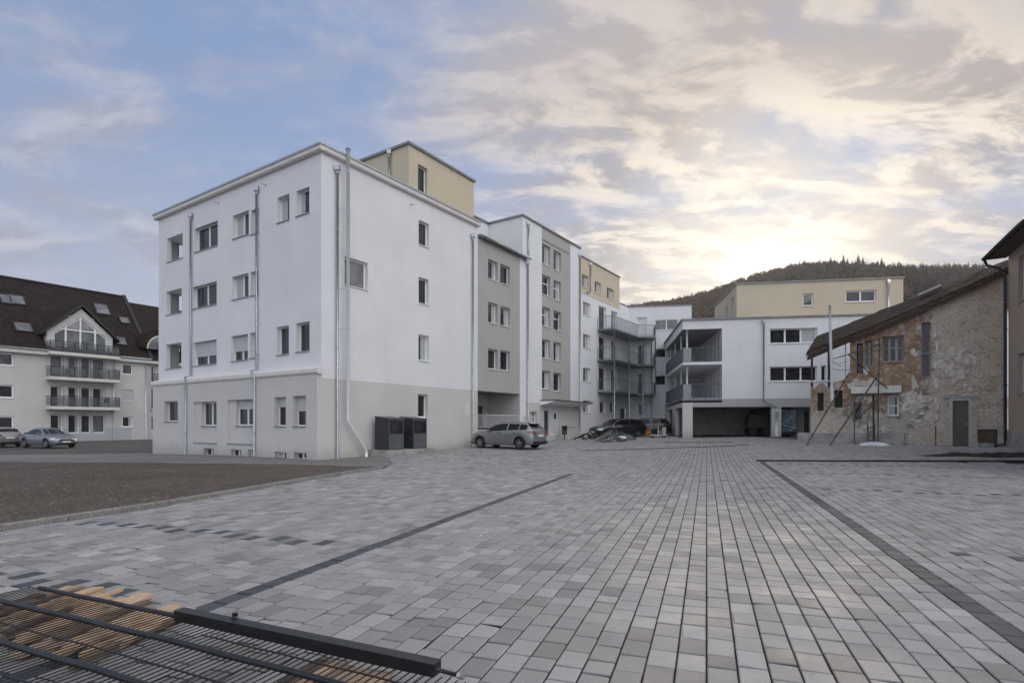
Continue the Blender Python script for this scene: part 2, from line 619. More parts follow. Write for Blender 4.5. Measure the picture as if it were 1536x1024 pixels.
def wall(parent, pl, u0, u1, z0, z1, holes, mat, name="wall", usplit=(), zsplit=(), top=None, thick=None, bot=None):
    """one upright wall sheet with openings; holes are (u0, u1, z0, z1, depth, reveal material); mat is a name or f(u, z)"""
    mb = MB()
    matf = mat if callable(mat) else (lambda u, z: mat)
    us = sorted({round(x, 4) for x in [u0, u1, *usplit, *[h[0] for h in holes], *[h[1] for h in holes]] if u0 - 1e-6 <= x <= u1 + 1e-6})
    zs = sorted({round(x, 4) for x in [z0, z1, *zsplit, *[h[2] for h in holes], *[h[3] for h in holes]] if z0 - 1e-6 <= x <= z1 + 1e-6})
    flip = pl.d.cross(Vector((0, 0, 1))).dot(pl.n) < 0

    def P(u, z, o=0.0):
        if top is not None:
            z = top(u) if abs(z - zs[-1]) < 1e-6 else min(z, top(u))
        return pl.pt(u, z, o)

    def q(pts, mt):
        mb.face(pts[::-1] if flip else pts, mt)
    for a, b in zip(us, us[1:]):
        for c, e in zip(zs, zs[1:]):
            um, zm = (a + b) / 2, (c + e) / 2
            if any(h[0] < um < h[1] and h[2] < zm < h[3] for h in holes):
                continue
            pts = [P(a, c), P(b, c), P(b, e), P(a, e)]
            if top is not None and (pts[3].z - pts[0].z) + (pts[2].z - pts[1].z) < 1e-4:
                continue
            q(pts, matf(um, zm))
    for h in holes:
        a, b, c, e, dp = h[:5]
        mt = h[5] if len(h) > 5 and h[5] else matf((a + b) / 2, e + .02)
        if dp <= 0:
            continue
        q([pl.pt(a, c), pl.pt(b, c), pl.pt(b, c, -dp), pl.pt(a, c, -dp)][::-1], mt)
        q([pl.pt(a, e), pl.pt(b, e), pl.pt(b, e, -dp), pl.pt(a, e, -dp)], mt)
        q([pl.pt(a, c), pl.pt(a, e), pl.pt(a, e, -dp), pl.pt(a, c, -dp)][::-1], mt)
        q([pl.pt(b, c), pl.pt(b, e), pl.pt(b, e, -dp), pl.pt(b, c, -dp)], mt)
    return mb.build(name, parent)


def window(parent, pl, r, depth=.2, split=1, shutter=0.0, sill='grey_sill', pane='glass', frame='white_frame', fw=.06, trans=None, name="window", curtain=0.0, tilt=False, sillo=.05, crossbar=None, ratio=None):
    """frame part with pane, sill, shutter and curtain below it"""
    u0, u1, z0, z1 = r[:4]
    mb = MB()
    o0, o1 = -depth - .05, -depth + .02
    pl.box(mb, u0, u1, z0, z0 + fw, o0, o1, frame)
    pl.box(mb, u0, u1, z1 - fw, z1, o0, o1, frame)
    pl.box(mb, u0, u0 + fw, z0 + fw, z1 - fw, o0, o1, frame)
    pl.box(mb, u1 - fw, u1, z0 + fw, z1 - fw, o0, o1, frame)
    for k in range(1, split):
        q = ratio if ratio else k / split
        c = u0 + (u1 - u0) * q
        pl.box(mb, c - .055, c + .055, z0 + fw, z1 - fw, o0, o1 + .002, frame)
    if crossbar:
        c = z0 + (z1 - z0) * crossbar
        pl.box(mb, u0 + fw, u1 - fw, c - .03, c + .03, o0, o1 - .004, frame)
    if pane == 'glass' and frame == 'white_frame' and not curtain and not shutter and parent is not None and wrng.random() < .38:
        curtain = wrng.choice((.3, .45, -.35, .25))
    w = mb.build(name, parent)
    p = MB()
    pl.box(p, u0 + fw * .5, u1 - fw * .5, z0 + fw * .5, z1 - fw * .5, o0 + .01, -depth - .012, pane)
    p.build("pane", w)
    if tilt:
        s = MB()
        a, b = u0 + fw, u1 - fw
        for (x0, x1) in ((a, a + .05), (b - .05, b)):
            s.box(pl.pt(x0, z0 + fw, -depth - .02), pl.d * (x1 - x0), pl.n * -.05, Vector((0, 0, z1 - z0 - 2 * fw)) - pl.n * .25, frame)
        s.build("tilted_sash", w)
    if sill:
        s = MB()
        pl.box(s, u0 - .03, u1 + .03, z0 - .035, z0 + .005, -depth + .021, sillo, sill)
        s.build("sill", w)
    if shutter:
        s = MB()
        zb = z1 - (z1 - z0) * shutter
        n = max(3, int((z1 - zb) / .05))
        for k in range(n):
            a = zb + (z1 - zb) * k / n
            pl.box(s, u0 + .03, u1 - .03, a + .004, a + (z1 - zb) / n, -depth + .025, -depth + .043 + .004 * (k % 2), 'shutter_slats')
        s.build("shutter", w)
    if curtain:
        s = MB()
        a, b = (u1 - fw - (u1 - u0) * curtain, u1 - fw) if curtain > 0 else (u0 + fw, u0 + fw - (u1 - u0) * curtain)
        pl.box(s, a, b, z0 + fw, z1 - fw, -depth - .0115, -depth - .0085, 'curtain')
        s.build("curtain", w)
    return w


wrng = random.Random(77)


def downpipe(parent, pts, r=.05, mat='zinc', hopper=True, name="downpipe", pl=None, step=2.6):
    mb = MB()
    mb.tube(pts, r, mat, 10)
    p0 = Vector(pts[0])
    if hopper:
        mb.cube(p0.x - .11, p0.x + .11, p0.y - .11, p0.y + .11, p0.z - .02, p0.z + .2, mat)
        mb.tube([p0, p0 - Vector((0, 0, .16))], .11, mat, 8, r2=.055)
    a = Vector(pts[0])
    for b in pts[1:]:
        b = Vector(b)
        L = (b - a).length
        if L > 2:
            for k in range(1, int(L / step) + 1):
                c = a.lerp(b, k * step / L)
                dr = (b - a).normalized() * .03
                mb.tube([c - dr, c + dr], r * 1.22, mat, 10)
                if pl is not None:
                    mb.tube([c, c - pl.n * .2], .012, mat, 6)
        a = b
    return mb.build(name, parent)
# light levels
SKY_STR, SUN_STR, EXPO = .10, 1.5, 0.56
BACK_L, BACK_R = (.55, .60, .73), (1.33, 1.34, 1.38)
CLX, CLY = 0.4, 5.2
DENOISE = True
HAZE = .00026
# ================================================================== the white corner building
D = Vector((.5556, .8314, 0)).normalized()          # runs back along the street front
N = Vector((.8314, -.5556, 0)).normalized()         # street front faces this way
C0 = Vector((-8.21, 24.14, 0))
FL = Plane(C0, -N, -D)                               # gable-side facade, to the left
FR = Plane(C0, D, N)                                 # street facade, to the right
UL = FL.u(238)                                       # length of the left facade
UR = FR.u(716.5)                                     # length of the street facade

bld = thing("apartment_building", "white four storey corner building with grey ground floor and a cream penthouse", "building", (C0.x, C0.y, 0))
TOP = 13.2

hol, wins = [], []


def addw(plane, x0, x1, yt, yb, depth=.22, at=0, **kw):
    r = plane.rect(x0, x1, yt, yb, at)
    hol.append((*r, depth))
    wins.append((plane, r, depth, kw))


def flush(parent):
    for plane, r, depth, kw in wins:
        window(parent, plane, r, depth, **kw)
    h = list(hol)
    hol.clear()
    wins.clear()
    return h


# left facade, upper storeys
addw(FL, 292, 326.6, 343.5, 379, split=2, pane='glass', ratio=.5)
addw(FL, 349, 373.2, 324, 359, split=2)
addw(FL, 376.3, 388, 316, 352.5)
addw(FL, 416, 434, 297, 335)
addw(FL, 444.5, 464, 287, 325)
addw(FL, 289, 325, 431, 463.5, split=2)
addw(FL, 348, 372.8, 415.6, 450, split=2, curtain=.4)
addw(FL, 375.6, 387.5, 408.5, 444)
addw(FL, 289.7, 324.8, 514, 549, split=2, shutter=.62)
addw(FL, 346.6, 371.8, 504.4, 542, split=2, shutter=.62)
addw(FL, 374.5, 386, 499.5, 537.5)
addw(FL, 415, 433.3, 490.7, 532.6)
addw(FL, 444.3, 464.3, 485, 528, tilt=True)
h = flush(bld)
log = [FL.rect(250.5, 274, 358, 394), FL.rect(249.3, 272.5, 438, 473), FL.rect(248.7, 272, 517, 553.6)]
h += [(*r, .24) for r in log]
LEDGE = 3.74
wall(bld, FL, 0, UL, LEDGE, TOP + .1, h, 'white_render')
# loggias: a room-sized recess behind each opening, open at its far end
lb = MB()
for r in log:
    fz, cz = r[2] - .0, r[3] + .12
    a, b = r[0] - .25, UL - .26
    lb.face([FL.pt(a, fz, -.24), FL.pt(b, fz, -.24), FL.pt(b, fz, -2.4), FL.pt(a, fz, -2.4)], 'trim_plaster')
    lb.face([FL.pt(a, cz, -.24), FL.pt(b, cz, -.24), FL.pt(b, cz, -2.4), FL.pt(a, cz, -2.4)], 'loggia_white')
    lb.face([FL.pt(a, fz, -.24), FL.pt(a, cz, -.24), FL.pt(a, cz, -2.4), FL.pt(a, fz, -2.4)], 'loggia_white')
    lb.face([FL.pt(a, fz, -2.4), FL.pt(b, fz, -2.4), FL.pt(b, cz, -2.4), FL.pt(a, cz, -2.4)], 'loggia_white')
    lb.face([FL.pt(a, fz, -.24), FL.pt(r[0], fz, -.24), FL.pt(r[0], cz, -.24), FL.pt(a, cz, -.24)], 'loggia_white')
    lb.face([FL.pt(r[1], fz, -.24), FL.pt(b, fz, -.24), FL.pt(b, cz, -.24), FL.pt(r[1], cz, -.24)], 'loggia_white')
    lb.face([FL.pt(r[0], r[3], -.24), FL.pt(r[1], r[3], -.24), FL.pt(r[1], cz, -.24), FL.pt(r[0], cz, -.24)], 'loggia_white')
lb.build("loggia", bld)
cp = MB()
for r in log:
    FL.box(cp, r[0] - .04, r[1] + .04, r[2] - .03, r[2] + .01, -.24, .04, 'grey_sill')
cp.build("loggia_coping", bld)
# far end wall with the loggias' side openings, and the hidden back
FE = Plane(FL.pt(UL, 0), D, -N)
h = [(1.0, 2.36, r[2] + .05, r[3] + .1, .26) for r in log]
wall(bld, FE, 0, UR, -.6, TOP + .1, h, 'white_render')
FBk = Plane(FR.pt(UR, 0), -N, D)
wall(bld, FBk, 0, UL, -.6, TOP, [], 'white_render')

# ground floor, standing a little proud
GP = FL.off(.22)


def gw(x0, x1, yt, yb, **kw):
    addw(GP, x0, x1, yt, yb, depth=.26, **kw)


gw(246.5, 267, 601.8, 632)
r1 = GP.rect(290.3, 324.8, 603, 663)
r2 = GP.rect(341, 380, 600, 664.5)
gw(411.5, 428.7, 595.8, 639, shutter=.34, pane='glass')
gw(439.4, 458.8, 594, 639, shutter=.5)
h = flush(bld)
for x0, x1, y0, y1 in ((305.3, 320.6, 671.5, 683), (345.8, 361.7, 673.4, 684.2), (371.8, 384, 674, 684.6), (411.5, 429.3, 677, 687.2), (440.5, 459.6, 678, 688.6)):
    r = GP.rect(x0, x1, y0, y1)
    h.append((*r, .2))
    window(bld, GP, r, .2, split=2, sill=None, pane='glass', fw=.05)
# two niches whose windows sit above a recessed breast panel
for rr, sh in ((r1, 0), (r2, .36)):
    h.append((*rr, .1))
NI = GP.off(-.1)
for rr, sh, f in ((r1, 0, .28), (r2, .36, .27)):
    zz = rr[2] + (rr[3] - rr[2]) * .41
    ww = (rr[0] + .03, rr[1] - (rr[1] - rr[0]) * f, zz, rr[3] - .02)
    wall(bld, NI, rr[0], rr[1], rr[2], rr[3], [(*ww, .17)], 'pale_grey_render', name="niche_panel")
    window(bld, NI, ww, .17, split=2, shutter=sh, sillo=.07)
    s = MB()
    GP.box(s, rr[0] - .04, rr[1] + .02, rr[2] - .05, rr[2] + .006, -.1, .03, 'grey_sill')
    s.build("niche_sill", bld)
wall(bld, GP, -.0, UL + .22, -.6, LEDGE + .02, h, 'pale_grey_render', zsplit=())
pb = MB()
for (pa, pb_, pc, pd) in ((GP.pt(UL + .22, -.6), GP.pt(UL + .22, LEDGE + .02), FL.pt(UL + .22, LEDGE + .02), FL.pt(UL + .22, -.6)),):
    pb.face((pa, pb_, pc, pd), 'pale_grey_render')
pb.face((FL.pt(UL + .22, -.6), FL.pt(UL + .22, LEDGE), FL.pt(UL, LEDGE), FL.pt(UL, -.6)), 'pale_grey_render')
pb.build("ground_floor_return", bld)
pb = MB()
pb.face((GP.pt(0, -.6), GP.pt(0, LEDGE + .02), FL.pt(0, LEDGE + .02), FL.pt(0, -.6)), 'pale_grey_render')
pb.build("ground_floor_return", bld)
# sloping ledge over the ground floor
lg = MB()
prof = ((.002, 3.71), (.245, 3.71), (.30, 3.78), (.30, 3.93), (.27, 3.98), (.002, 4.06))
E0, E1 = -.10, UL + .3
for (a, b) in zip(prof, prof[1:]):
    lg.face([FL.pt(E0, a[1], a[0]), FL.pt(E1, a[1], a[0]), FL.pt(E1, b[1], b[0]), FL.pt(E0, b[1], b[0])], 'trim_plaster')
lg.face([FL.pt(E0, z, o) for o, z in prof], 'trim_plaster')
lg.face([FL.pt(E1, z, o) for o, z in prof][::-1], 'trim_plaster')
lg.build("ledge", bld)

# street facade
BAND = 3.55
addw(FR, 517, 551.5, 394.6, 435.5, at=1, split=1, pane='glass_sky', depth=.2, fw=.08, sill='white_sill')
for x0, x1, yt, yb in ((628, 643.4, 329.4, 366), (628, 643, 415, 454), (627.7, 643.3, 501, 540), (627, 641.4, 590.5, 626)):
    addw(FR, x0, x1, yt, yb, depth=.2, sill='white_sill', fw=.07)
h = flush(bld)
wall(bld, FR, 0, UR, -.6, TOP + .1, h, lambda u, z: 'pale_grey_render' if z < BAND else 'white_render', zsplit=(BAND,))

# cornice and metal edge all round, flat roof
cn = MB()
for pl, a, b in ((FL, -.2, UL + .2), (FR, 0, UR + .06), (FE, 0, UR + .06), (FBk, 0, UL)):
    o1 = .2 if pl is not FBk else .06
    cpr = ((.001, TOP + .06), (o1 - .05, TOP + .06), (o1, TOP + .11), (o1, TOP + .28), (.001, TOP + .28))
    for p, q_ in zip(cpr, cpr[1:]):
        cn.face([pl.pt(a, p[1], p[0]), pl.pt(b, p[1], p[0]), pl.pt(b, q_[1], q_[0]), pl.pt(a, q_[1], q_[0])], 'trim_plaster')
    cn.face([pl.pt(b, z, o) for o, z in cpr], 'trim_plaster')
    cn.face([pl.pt(a, z, o) for o, z in cpr], 'trim_plaster')
cn.build("cornice", bld)
ce = MB()
ZT = TOP + .282
ce.box(FL.pt(-.24, ZT, .24), FL.d * (UL + .48), -FL.n * .4, (0, 0, .09), 'zinc')
ce.box(FR.pt(.162, ZT, .24), FR.d * (UR - .1), -FR.n * .4, (0, 0, .09), 'zinc')
ce.box(FE.pt(.162, ZT, .24), FE.d * (UR - .1), -FE.n * .4, (0, 0, .09), 'zinc')
ce.build("roof_edge", bld)
rf = MB()
rf.face([FL.pt(0, TOP + .2), FL.pt(UL, TOP + .2), FE.pt(UR, TOP + .2), FR.pt(UR, TOP + .2)], 'membrane')
rf.build("roof", bld)

# penthouse
PR = FR.off(-.3)
pu0 = PR.u(613)
pz = 16.0
PL = Plane(PR.pt(pu0, 0), -N, -D)
addw(PR, 627, 641, 245.7, 285.6, depth=.2, frame='white_frame', sill='white_sill')
h = flush(bld)
wall(bld, PR, pu0, UR, TOP + .1, pz, h, 'cream_render', name="penthouse_wall")
wall(bld, PL, 0, 10, TOP + .1, pz, [], 'cream_render', name="penthouse_wall")
wall(bld, Plane(PL.pt(10, 0), D, -N), 0, UR - pu0, TOP + .1, pz, [], 'cream_render', name="penthouse_wall")
wall(bld, Plane(PR.pt(UR, 0), -N, D), 0, 10, TOP + .1, pz, [], 'cream_render', name="penthouse_wall")
pr = MB()
pr.box(PR.pt(pu0 - .1, pz + .002, .1), D * (UR - pu0 + .2), -N * 10.2, (0, 0, .13), 'roof_metal')
pr.build("penthouse_roof", bld)

# downpipes
zg = G(C0.x, C0.y)


def lpipe(x, yt, xb, plo):
    u = FL.u(x)
    zt = FL.z(x, yt)
    ub = GP.u(xb)
    downpipe(bld, [FL.pt(u, zt, .1), FL.pt(u, 4.16, .1), FL.pt(u + .02, 4.04, .38), FL.pt(ub, 3.7, .32), FL.pt(ub, -.35, .32)], .05, pl=FL)


lpipe(288.7, 326, 280.5, 0)
lpipe(387.6, 287, 384, 0)
u = FR.u(503.6)
downpipe(bld, [FR.pt(u, FR.z(503.6, 256), .12), FR.pt(u, -.1, .12)], .055, pl=FR)
u = FR.u(515.4)
zt = FR.z(515.4, 230)
zb = FR.z(515.4, 634)
u2 = FR.u(543)
f = MB()
f.tube([FR.pt(u, zt, .3), FR.pt(u, zb + .12, .3), FR.pt(u + .06, zb - .05, .3), FR.pt(u2 - .1, .42, .3), FR.pt(u2, .30, .3), FR.pt(u2, .02, .3)], .075, 'white_pipe', 14)
for k in range(6):
    z = zt - .9 - k * 1.75
    f.tube([FR.pt(u, z - .02, .3), FR.pt(u, z + .02, .3)], .088, 'bright_zinc', 14)
    f.tube([FR.pt(u - .33, z - .04, .0), FR.pt(u - .3, z, .3), FR.pt(u, z, .3)], .012, 'zinc', 6)
qa, qb = FR.pt(u + .06, zb - .05, .3), FR.pt(u2 - .1, .42, .3)
f.tube([qa.lerp(qb, .58), qa.lerp(qb, .64)], .09, 'bright_zinc', 14)
f.tube([FR.pt(u, zt, .3), FR.pt(u, zt + .05, .3)], .10, 'zinc', 14)
f.tube([FR.pt(u, zt + .1, .3), FR.pt(u, zt + .16, .3)], .11, 'zinc', 14, r2=.03)
f.build("flue_pipe", bld)
u = FR.u(707.4)
downpipe(bld, [FR.pt(u, FR.z(707.4, 356), .1), FR.pt(u, .2, .1)], .05, pl=FR)
u = PL.u(586)
downpipe(bld, [PL.pt(u, PL.z(586, 232), .1), PL.pt(u, TOP + .2, .1)], .06, pl=PL)
# little roof-access hooks
for pl, x, y in ((FL, 328, 304.5), (FL, 399, 278), (FR, 616, 307.5), (PR, 676, 257)):
    k = MB()
    a = pl.pt(pl.u(x), pl.z(x, y))
    k.tube([a, a + pl.n * .22, a + pl.n * .26 + V(0, 0, -.06)], .018, 'galvanised', 6)
    k.tube([a, a + pl.n * .02], .05, 'galvanised', 8)
    k.build("wall_hook", bld)
pt_ = MB()
a = FR.pt(FR.u(701), FR.z(701, 612), .003)
ring = [a + D * (.22 * math.cos(t)) + V(0, 0, .36 * math.sin(t)) for t in np.linspace(0, 2 * math.pi, 20)[:-1]]
pt_.face(ring, 'trim_plaster')
pt_.build("filler_patch", bld)

# ================================================================== grey link section
U2 = FR.u(788.5)
ug = FR.u(779.8)
lk = thing("apartment_building", "grey rendered link section with three pairs of windows above an open passage", "building", FR.pt((UR + U2) / 2, 0))
LT = 12.7
for (x0, x1), rows in (((732.2, 746.5), ((388, 417), (452, 483), (522, 552.5))), ((750.5, 765), ((395, 424), (458.3, 487.3), (524.5, 554.5)))):
    for k, (yt, yb) in enumerate(rows):
        addw(FR, x0, x1, yt, yb, depth=.22, sill='white_sill', fw=.07, tilt=(k == 2 and x0 < 740), curtain=(.3 if k == 1 else 0))
h = flush(lk)
LB = 3.55
wall(lk, FR, UR, U2, LB, LT, h, lambda u, z: 'grey_render' if u < ug else 'white_render', usplit=(ug,))
wall(lk, FR, ug, U2, -.3, LB, [], 'white_render')
rc = MB()
dq = 2.7
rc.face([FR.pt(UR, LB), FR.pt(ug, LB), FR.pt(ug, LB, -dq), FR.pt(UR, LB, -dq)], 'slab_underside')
rc.build("passage_ceiling", lk)
PB = FR.off(-dq)
rd = PB.rect(717, 726.5, 607, 650)
wall(lk, PB, UR, ug, 0, LB, [(*rd, .12)], 'pale_grey_render', name="passage_wall")
wall(lk, Plane(FR.pt(ug, 0), -N, -D), 0, dq, 0, LB, [], 'warm_white_render', name="passage_wall")
wall(lk, Plane(FR.pt(UR + .001, 0), -N, D), 0, dq, 0, LB, [], 'pale_grey_render', name="passage_wall")
window(lk, PB, rd, .12, sill=None, pane='dark_door', frame='trim_plaster', name="door")
le = MB()
le.box(FR.pt(UR + .02, LT + .002, .22), D * (U2 - UR + .1), -N * 8, (0, 0, .14), 'roof_metal')
le.build("roof", lk)
gt = MB()
gt.tube([FR.pt(UR + .1, LT + .03, .3), FR.pt(U2 + .2, LT - .01, .3)], .085, 'zinc', 10)
gt.build("gutter", lk)
wall(lk, FR.off(-8), UR, U2, 0, LT, [], 'grey_render')
u = FR.u(790)
mid_pipe = [FR.pt(u, FR.z(790, 396), .1), FR.pt(u, .3, .1)]
downpipe(lk, mid_pipe, .055, pl=FR)

# ================================================================== tall block
U3 = FR.u(784)
U4 = FR.u(870)
TZ = 15.45
tb = thing("apartment_building", "tall white block with a grey panel of five window rows and an entrance canopy", "building", FR.pt((U3 + U4) / 2, 0))
g0, g1 = FR.u(812.8), FR.u(855.5)
for (x0, x1), top0 in (((813.2, 825.4), (364.6, 411, 459, 508, 555)), ((830.3, 841.8), (374, 419, 465, 512, 558.3))):
    for k, yt in enumerate(top0):
        addw(FR, x0, x1, yt, yt + 30 - k * .55, depth=.22, sill='white_sill', fw=.07, crossbar=(.62 if 0 < k < 3 else None), curtain=(.35 if (k + int(x0)) % 2 else 0))
rw = FR.rect(795, 805.5, 617, 634)
hol.append((*rw, .2))
wins.append((FR, rw, .2, dict(sill=None, pane='glass_pale', split=2)))
r_d = FR.rect(816.2, 823, 615.6, 653)
r_l = FR.rect(824.2, 837, 615, 652)
hol.append((*r_d, .1))
hol.append((*r_l, .06))
h = flush(tb)
zb_ = 3.05
wall(tb, FR, U2, U4, .0, TZ, h, lambda u, z: ('pale_grey_render' if z < zb_ else 'white_render') if u < g0 else ('warm_white_render' if z < 3.1 else ('grey_render' if u < g1 else 'white_render')), usplit=(g0, g1), zsplit=(zb_, 3.1))
wall(tb, FR, U3, U2, LT - .2, TZ, [], 'white_render')
window(tb, FR, r_d, .1, sill=None, pane='dark_door', frame='dark_door', name="door")
dl = window(tb, FR, r_l, .06, sill=None, pane='pale_plastic', frame='white_frame', name="door")
vs = MB()
rv = FR.rect(832.4, 834.6, 620, 628)
FR.box(vs, *rv[:2], *rv[2:], -.068, -.03, 'glass')
vs.build("vision_panel", dl)
S3 = Plane(FR.pt(U3, 0), -N, -D)
wall(tb, S3, 0, 2.8, LT - .2, TZ, [], 'white_render')
S3b = Plane(S3.pt(2.8, 0), -D, N)
wall(tb, S3b, 0, 3.4, LT - .2, TZ - .02, [], 'white_render')
wall(tb, Plane(S3b.pt(3.4, 0), -N, -D), 0, 6, LT - .2, TZ - .02, [], 'white_render')
wall(tb, FR.off(-8.8), U3 - 3.4, U4, 0, TZ - .02, [], 'white_render')
wall(tb, Plane(FR.pt(U4, 0), -N, D), 0, 8.8, 0, TZ, [], 'white_render')
tr = MB()
tr.box(FR.pt(U3 - .1, TZ + .002, .1), D * (U4 - U3 + .2), -N * 2.78, (0, 0, .12), 'roof_metal')
tr.box(S3b.pt(3.5, TZ - .018, .1), D * (U4 - U3 + 3.6), -N * 6.2, (0, 0, .12), 'roof_metal')
tr.build("roof", tb)
jn = MB()
FR.box(jn, g0, g1 - .15, FR.z(830, 368.6) + .0, FR.z(830, 368.6) + .06, .002, .03, 'roof_metal')
jn.build("panel_trim", tb)
ca = MB()
c0, c1 = FR.u(810), FR.u(868)
zc = 3.18
ca.box(FR.pt(c0, zc, .004), D * (c1 - c0), N * 1.25 + V(0, 0, .0), (0, 0, .07), 'dark_metal')
ca.face([FR.pt(c0, zc - .004, 1.25), FR.pt(c1, zc - .004, 1.25), FR.pt(c1, zc - .22, .5), FR.pt(c0, zc - .22, .5)], 'white_frame')
ca.face([FR.pt(c0, zc - .22, .5), FR.pt(c1, zc - .22, .5), FR.pt(c1, zc - .3, .004), FR.pt(c0, zc - .3, .004)], 'white_frame')
ca.face([FR.pt(c0, zc - .004, 1.25), FR.pt(c0, zc - .22, .5), FR.pt(c0, zc - .3, .004), FR.pt(c0, zc - .004, .004)], 'white_frame')
ca.face([FR.pt(c1, zc - .004, 1.25), FR.pt(c1, zc - .22, .5), FR.pt(c1, zc - .3, .004), FR.pt(c1, zc - .004, .004)], 'white_frame')
for u_ in (c0 + .3, c1 - .3):
    ca.tube([FR.pt(u_, zc - .7, .02), FR.pt(u_, zc - .16, .8)], .025, 'zinc', 6)
ca.build("canopy", tb)
u = FR.u(791)
downpipe(tb, [FR.pt(u, FR.z(791, 338), .1), FR.pt(u, LT + .25, .1)], .055, pl=FR)
u = FR.u(868.3)
downpipe(tb, [FR.pt(u, FR.z(868.3, 384), .1), FR.pt(u, .35, .1)], .055, pl=FR)

# ================================================================== balcony wing with cream top
U5 = FR.u(929.3)
U6 = FR.u(943)
WZ = 14.88
CB = 12.1
wg = thing("apartment_building", "white wing with a cream top storey and steel balconies beyond the tall block", "building", FR.pt((U4 + U6) / 2, 0))
for x0, x1, yt, yb in ((873.3, 882.7, 410.4, 429), (892, 901.5, 420.8, 437.5), (910.4, 920.2, 430.4, 446.5)):
    addw(FR, x0, x1, yt, yb, depth=.18, sill='white_sill', fw=.07, curtain=.4)
for k, (yt, yb) in enumerate(((451.7, 471.5), (500.3, 520.6), (551, 571.8), (600, 619))):
    addw(FR, 874.8, 885.6, yt, yb, depth=.18, sill='white_sill', fw=.07, curtain=.45, pane='glass_pale' if k == 0 else 'glass')
FLOORS = []
for k, (ys) in enumerate((492.5, 539, 587)):
    zf = CZ + (HZ - ys) * 46.3 / F + .08
    FLOORS.append(zf)
    for x0, x1 in ((898.2, 909), (917, 926)):
        u0_, u1_ = FR.u(x0), FR.u(x1)
        r = (u0_, u1_, zf + .05, zf + 2.08)
        hol.append((*r, .18))
        wins.append((FR, r, .18, dict(sill=None, fw=.08, name="balcony_door", curtain=(.4 if x0 > 910 else 0), split=1)))
zq = FLOORS[2] - 2.75
for x0, x1, yt, yb, kw in ((899.5, 908.5, 602, 619, dict(sill='white_sill')), (914.7, 921, 603, 618.5, dict(sill='white_sill', pane='glass_pale')), (930.5, 938.7, 612, 640, dict(sill=None, frame='dark_door', pane='dark_door', name="door"))):
    addw(FR, x0, x1, yt, yb, depth=.15, fw=.06, **kw)
h = flush(wg)
wall(wg, FR, U4, U5, .2, WZ, h, lambda u, z: 'cream_render' if z > CB else 'white_render', zsplit=(CB,))
hlow = [x for x in h if x[0] >= U5 - .2]
LZ = 12.55
wall(wg, FR, U5, U6, .2, LZ, hlow, 'white_render')
wall(wg, Plane(FR.pt(U5, 0), -N, D), 0, 8, LZ - .3, WZ, [], 'cream_render')
wall(wg, FR.off(-8), U4, U6, 0, WZ - .02, [], 'white_render')
wr = MB()
wr.box(FR.pt(U4 + .02, WZ + .002, .08), D * (U5 - U4 + .08), -N * 8.1, (0, 0, .1), 'roof_metal')
wr.box(FR.pt(U5 + .1, LZ + .002, .06), D * (U6 - U5), -N * 8, (0, 0, .08), 'roof_metal')
wr.build("roof", wg)
cbn = MB()
FR.box(cbn, U4 + .02, U5, CB - .05, CB + .02, .002, .05, 'trim_plaster')
cbn.build("string_course", wg)
u = FR.u(884.5)
downpipe(wg, [FR.pt(u, FR.z(884.5, 398), .1), FR.pt(u, CB + .35, .1), FR.pt(u - .2, CB + .2, .12), FR.pt(u - .75, CB + .1, .1)], .05, mat='zinc', pl=FR)
# ---- rear building wall direction
BD = Vector((.987, -.161, 0)).normalized()
BN = Vector((-.161, -.987, 0)).normalized()
BP0 = FR.pt(U6, 0)
BP = Plane(BP0, BD, BN)


def bars(mb, a, b, z0, z1, n, mat='railing_metal', r=.012):
    a, b = Vector(a), Vector(b)
    for k in range(n + 1):
        p = a.lerp(b, k / n)
        mb.tube([V(p.x, p.y, z0), V(p.x, p.y, z1)], r if k not in (0, n) else r * 1.8, mat, 4, cap=False)
    for z, rr in ((z1, .025), (z0, .02), ):
        mb.tube([V(a.x, a.y, z), V(b.x, b.y, z)], rr, mat, 6)


ub0 = FR.u(896)
ub1 = FR.u(943) - .35
bl_out = 1.5
pA, pB_ = FR.pt(ub0, 0), FR.pt(ub0, 0, bl_out)
pC = FR.pt(ub1 - 1.2, 0, bl_out)
ue = BP.u(980.5)
pD = BP.pt(ue, 0, 1.75)
pE = BP.pt(ue, 0, 0.004)
pF = FR.pt(U6 - .004, 0, .004)
for k, zf in enumerate(FLOORS):
    s = MB()
    poly = [FR.pt(ub0, 0, .004), pB_, pC, pD, pE, pF]
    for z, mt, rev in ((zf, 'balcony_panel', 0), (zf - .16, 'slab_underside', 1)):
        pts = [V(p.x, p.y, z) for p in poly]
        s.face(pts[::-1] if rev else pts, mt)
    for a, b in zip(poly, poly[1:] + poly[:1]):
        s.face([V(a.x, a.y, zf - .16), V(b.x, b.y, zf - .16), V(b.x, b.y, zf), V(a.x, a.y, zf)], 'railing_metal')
    bo = s.build("balcony", wg)
    rl = MB()
    for a, b in ((FR.pt(ub0, 0, .05), pB_), (pB_, pC), (pC, pD), (pD, pE)):
        bars(rl, a, b, zf + .08, zf + 1.0, max(6, int((Vector(b) - Vector(a)).length / .13)))
    rl.build("railing", bo)
for q, L in ((pB_.lerp(pC, .02), 3), (pB_.lerp(pC, .62), 3), (pC.lerp(pD, .3), 3), (pD.lerp(pE, .03), 3)):
    p = MB()
    p.tube([V(q.x, q.y, .2), V(q.x, q.y, FLOORS[0] - .1)], .055, 'zinc', 10)
    p.build("balcony_post", wg)

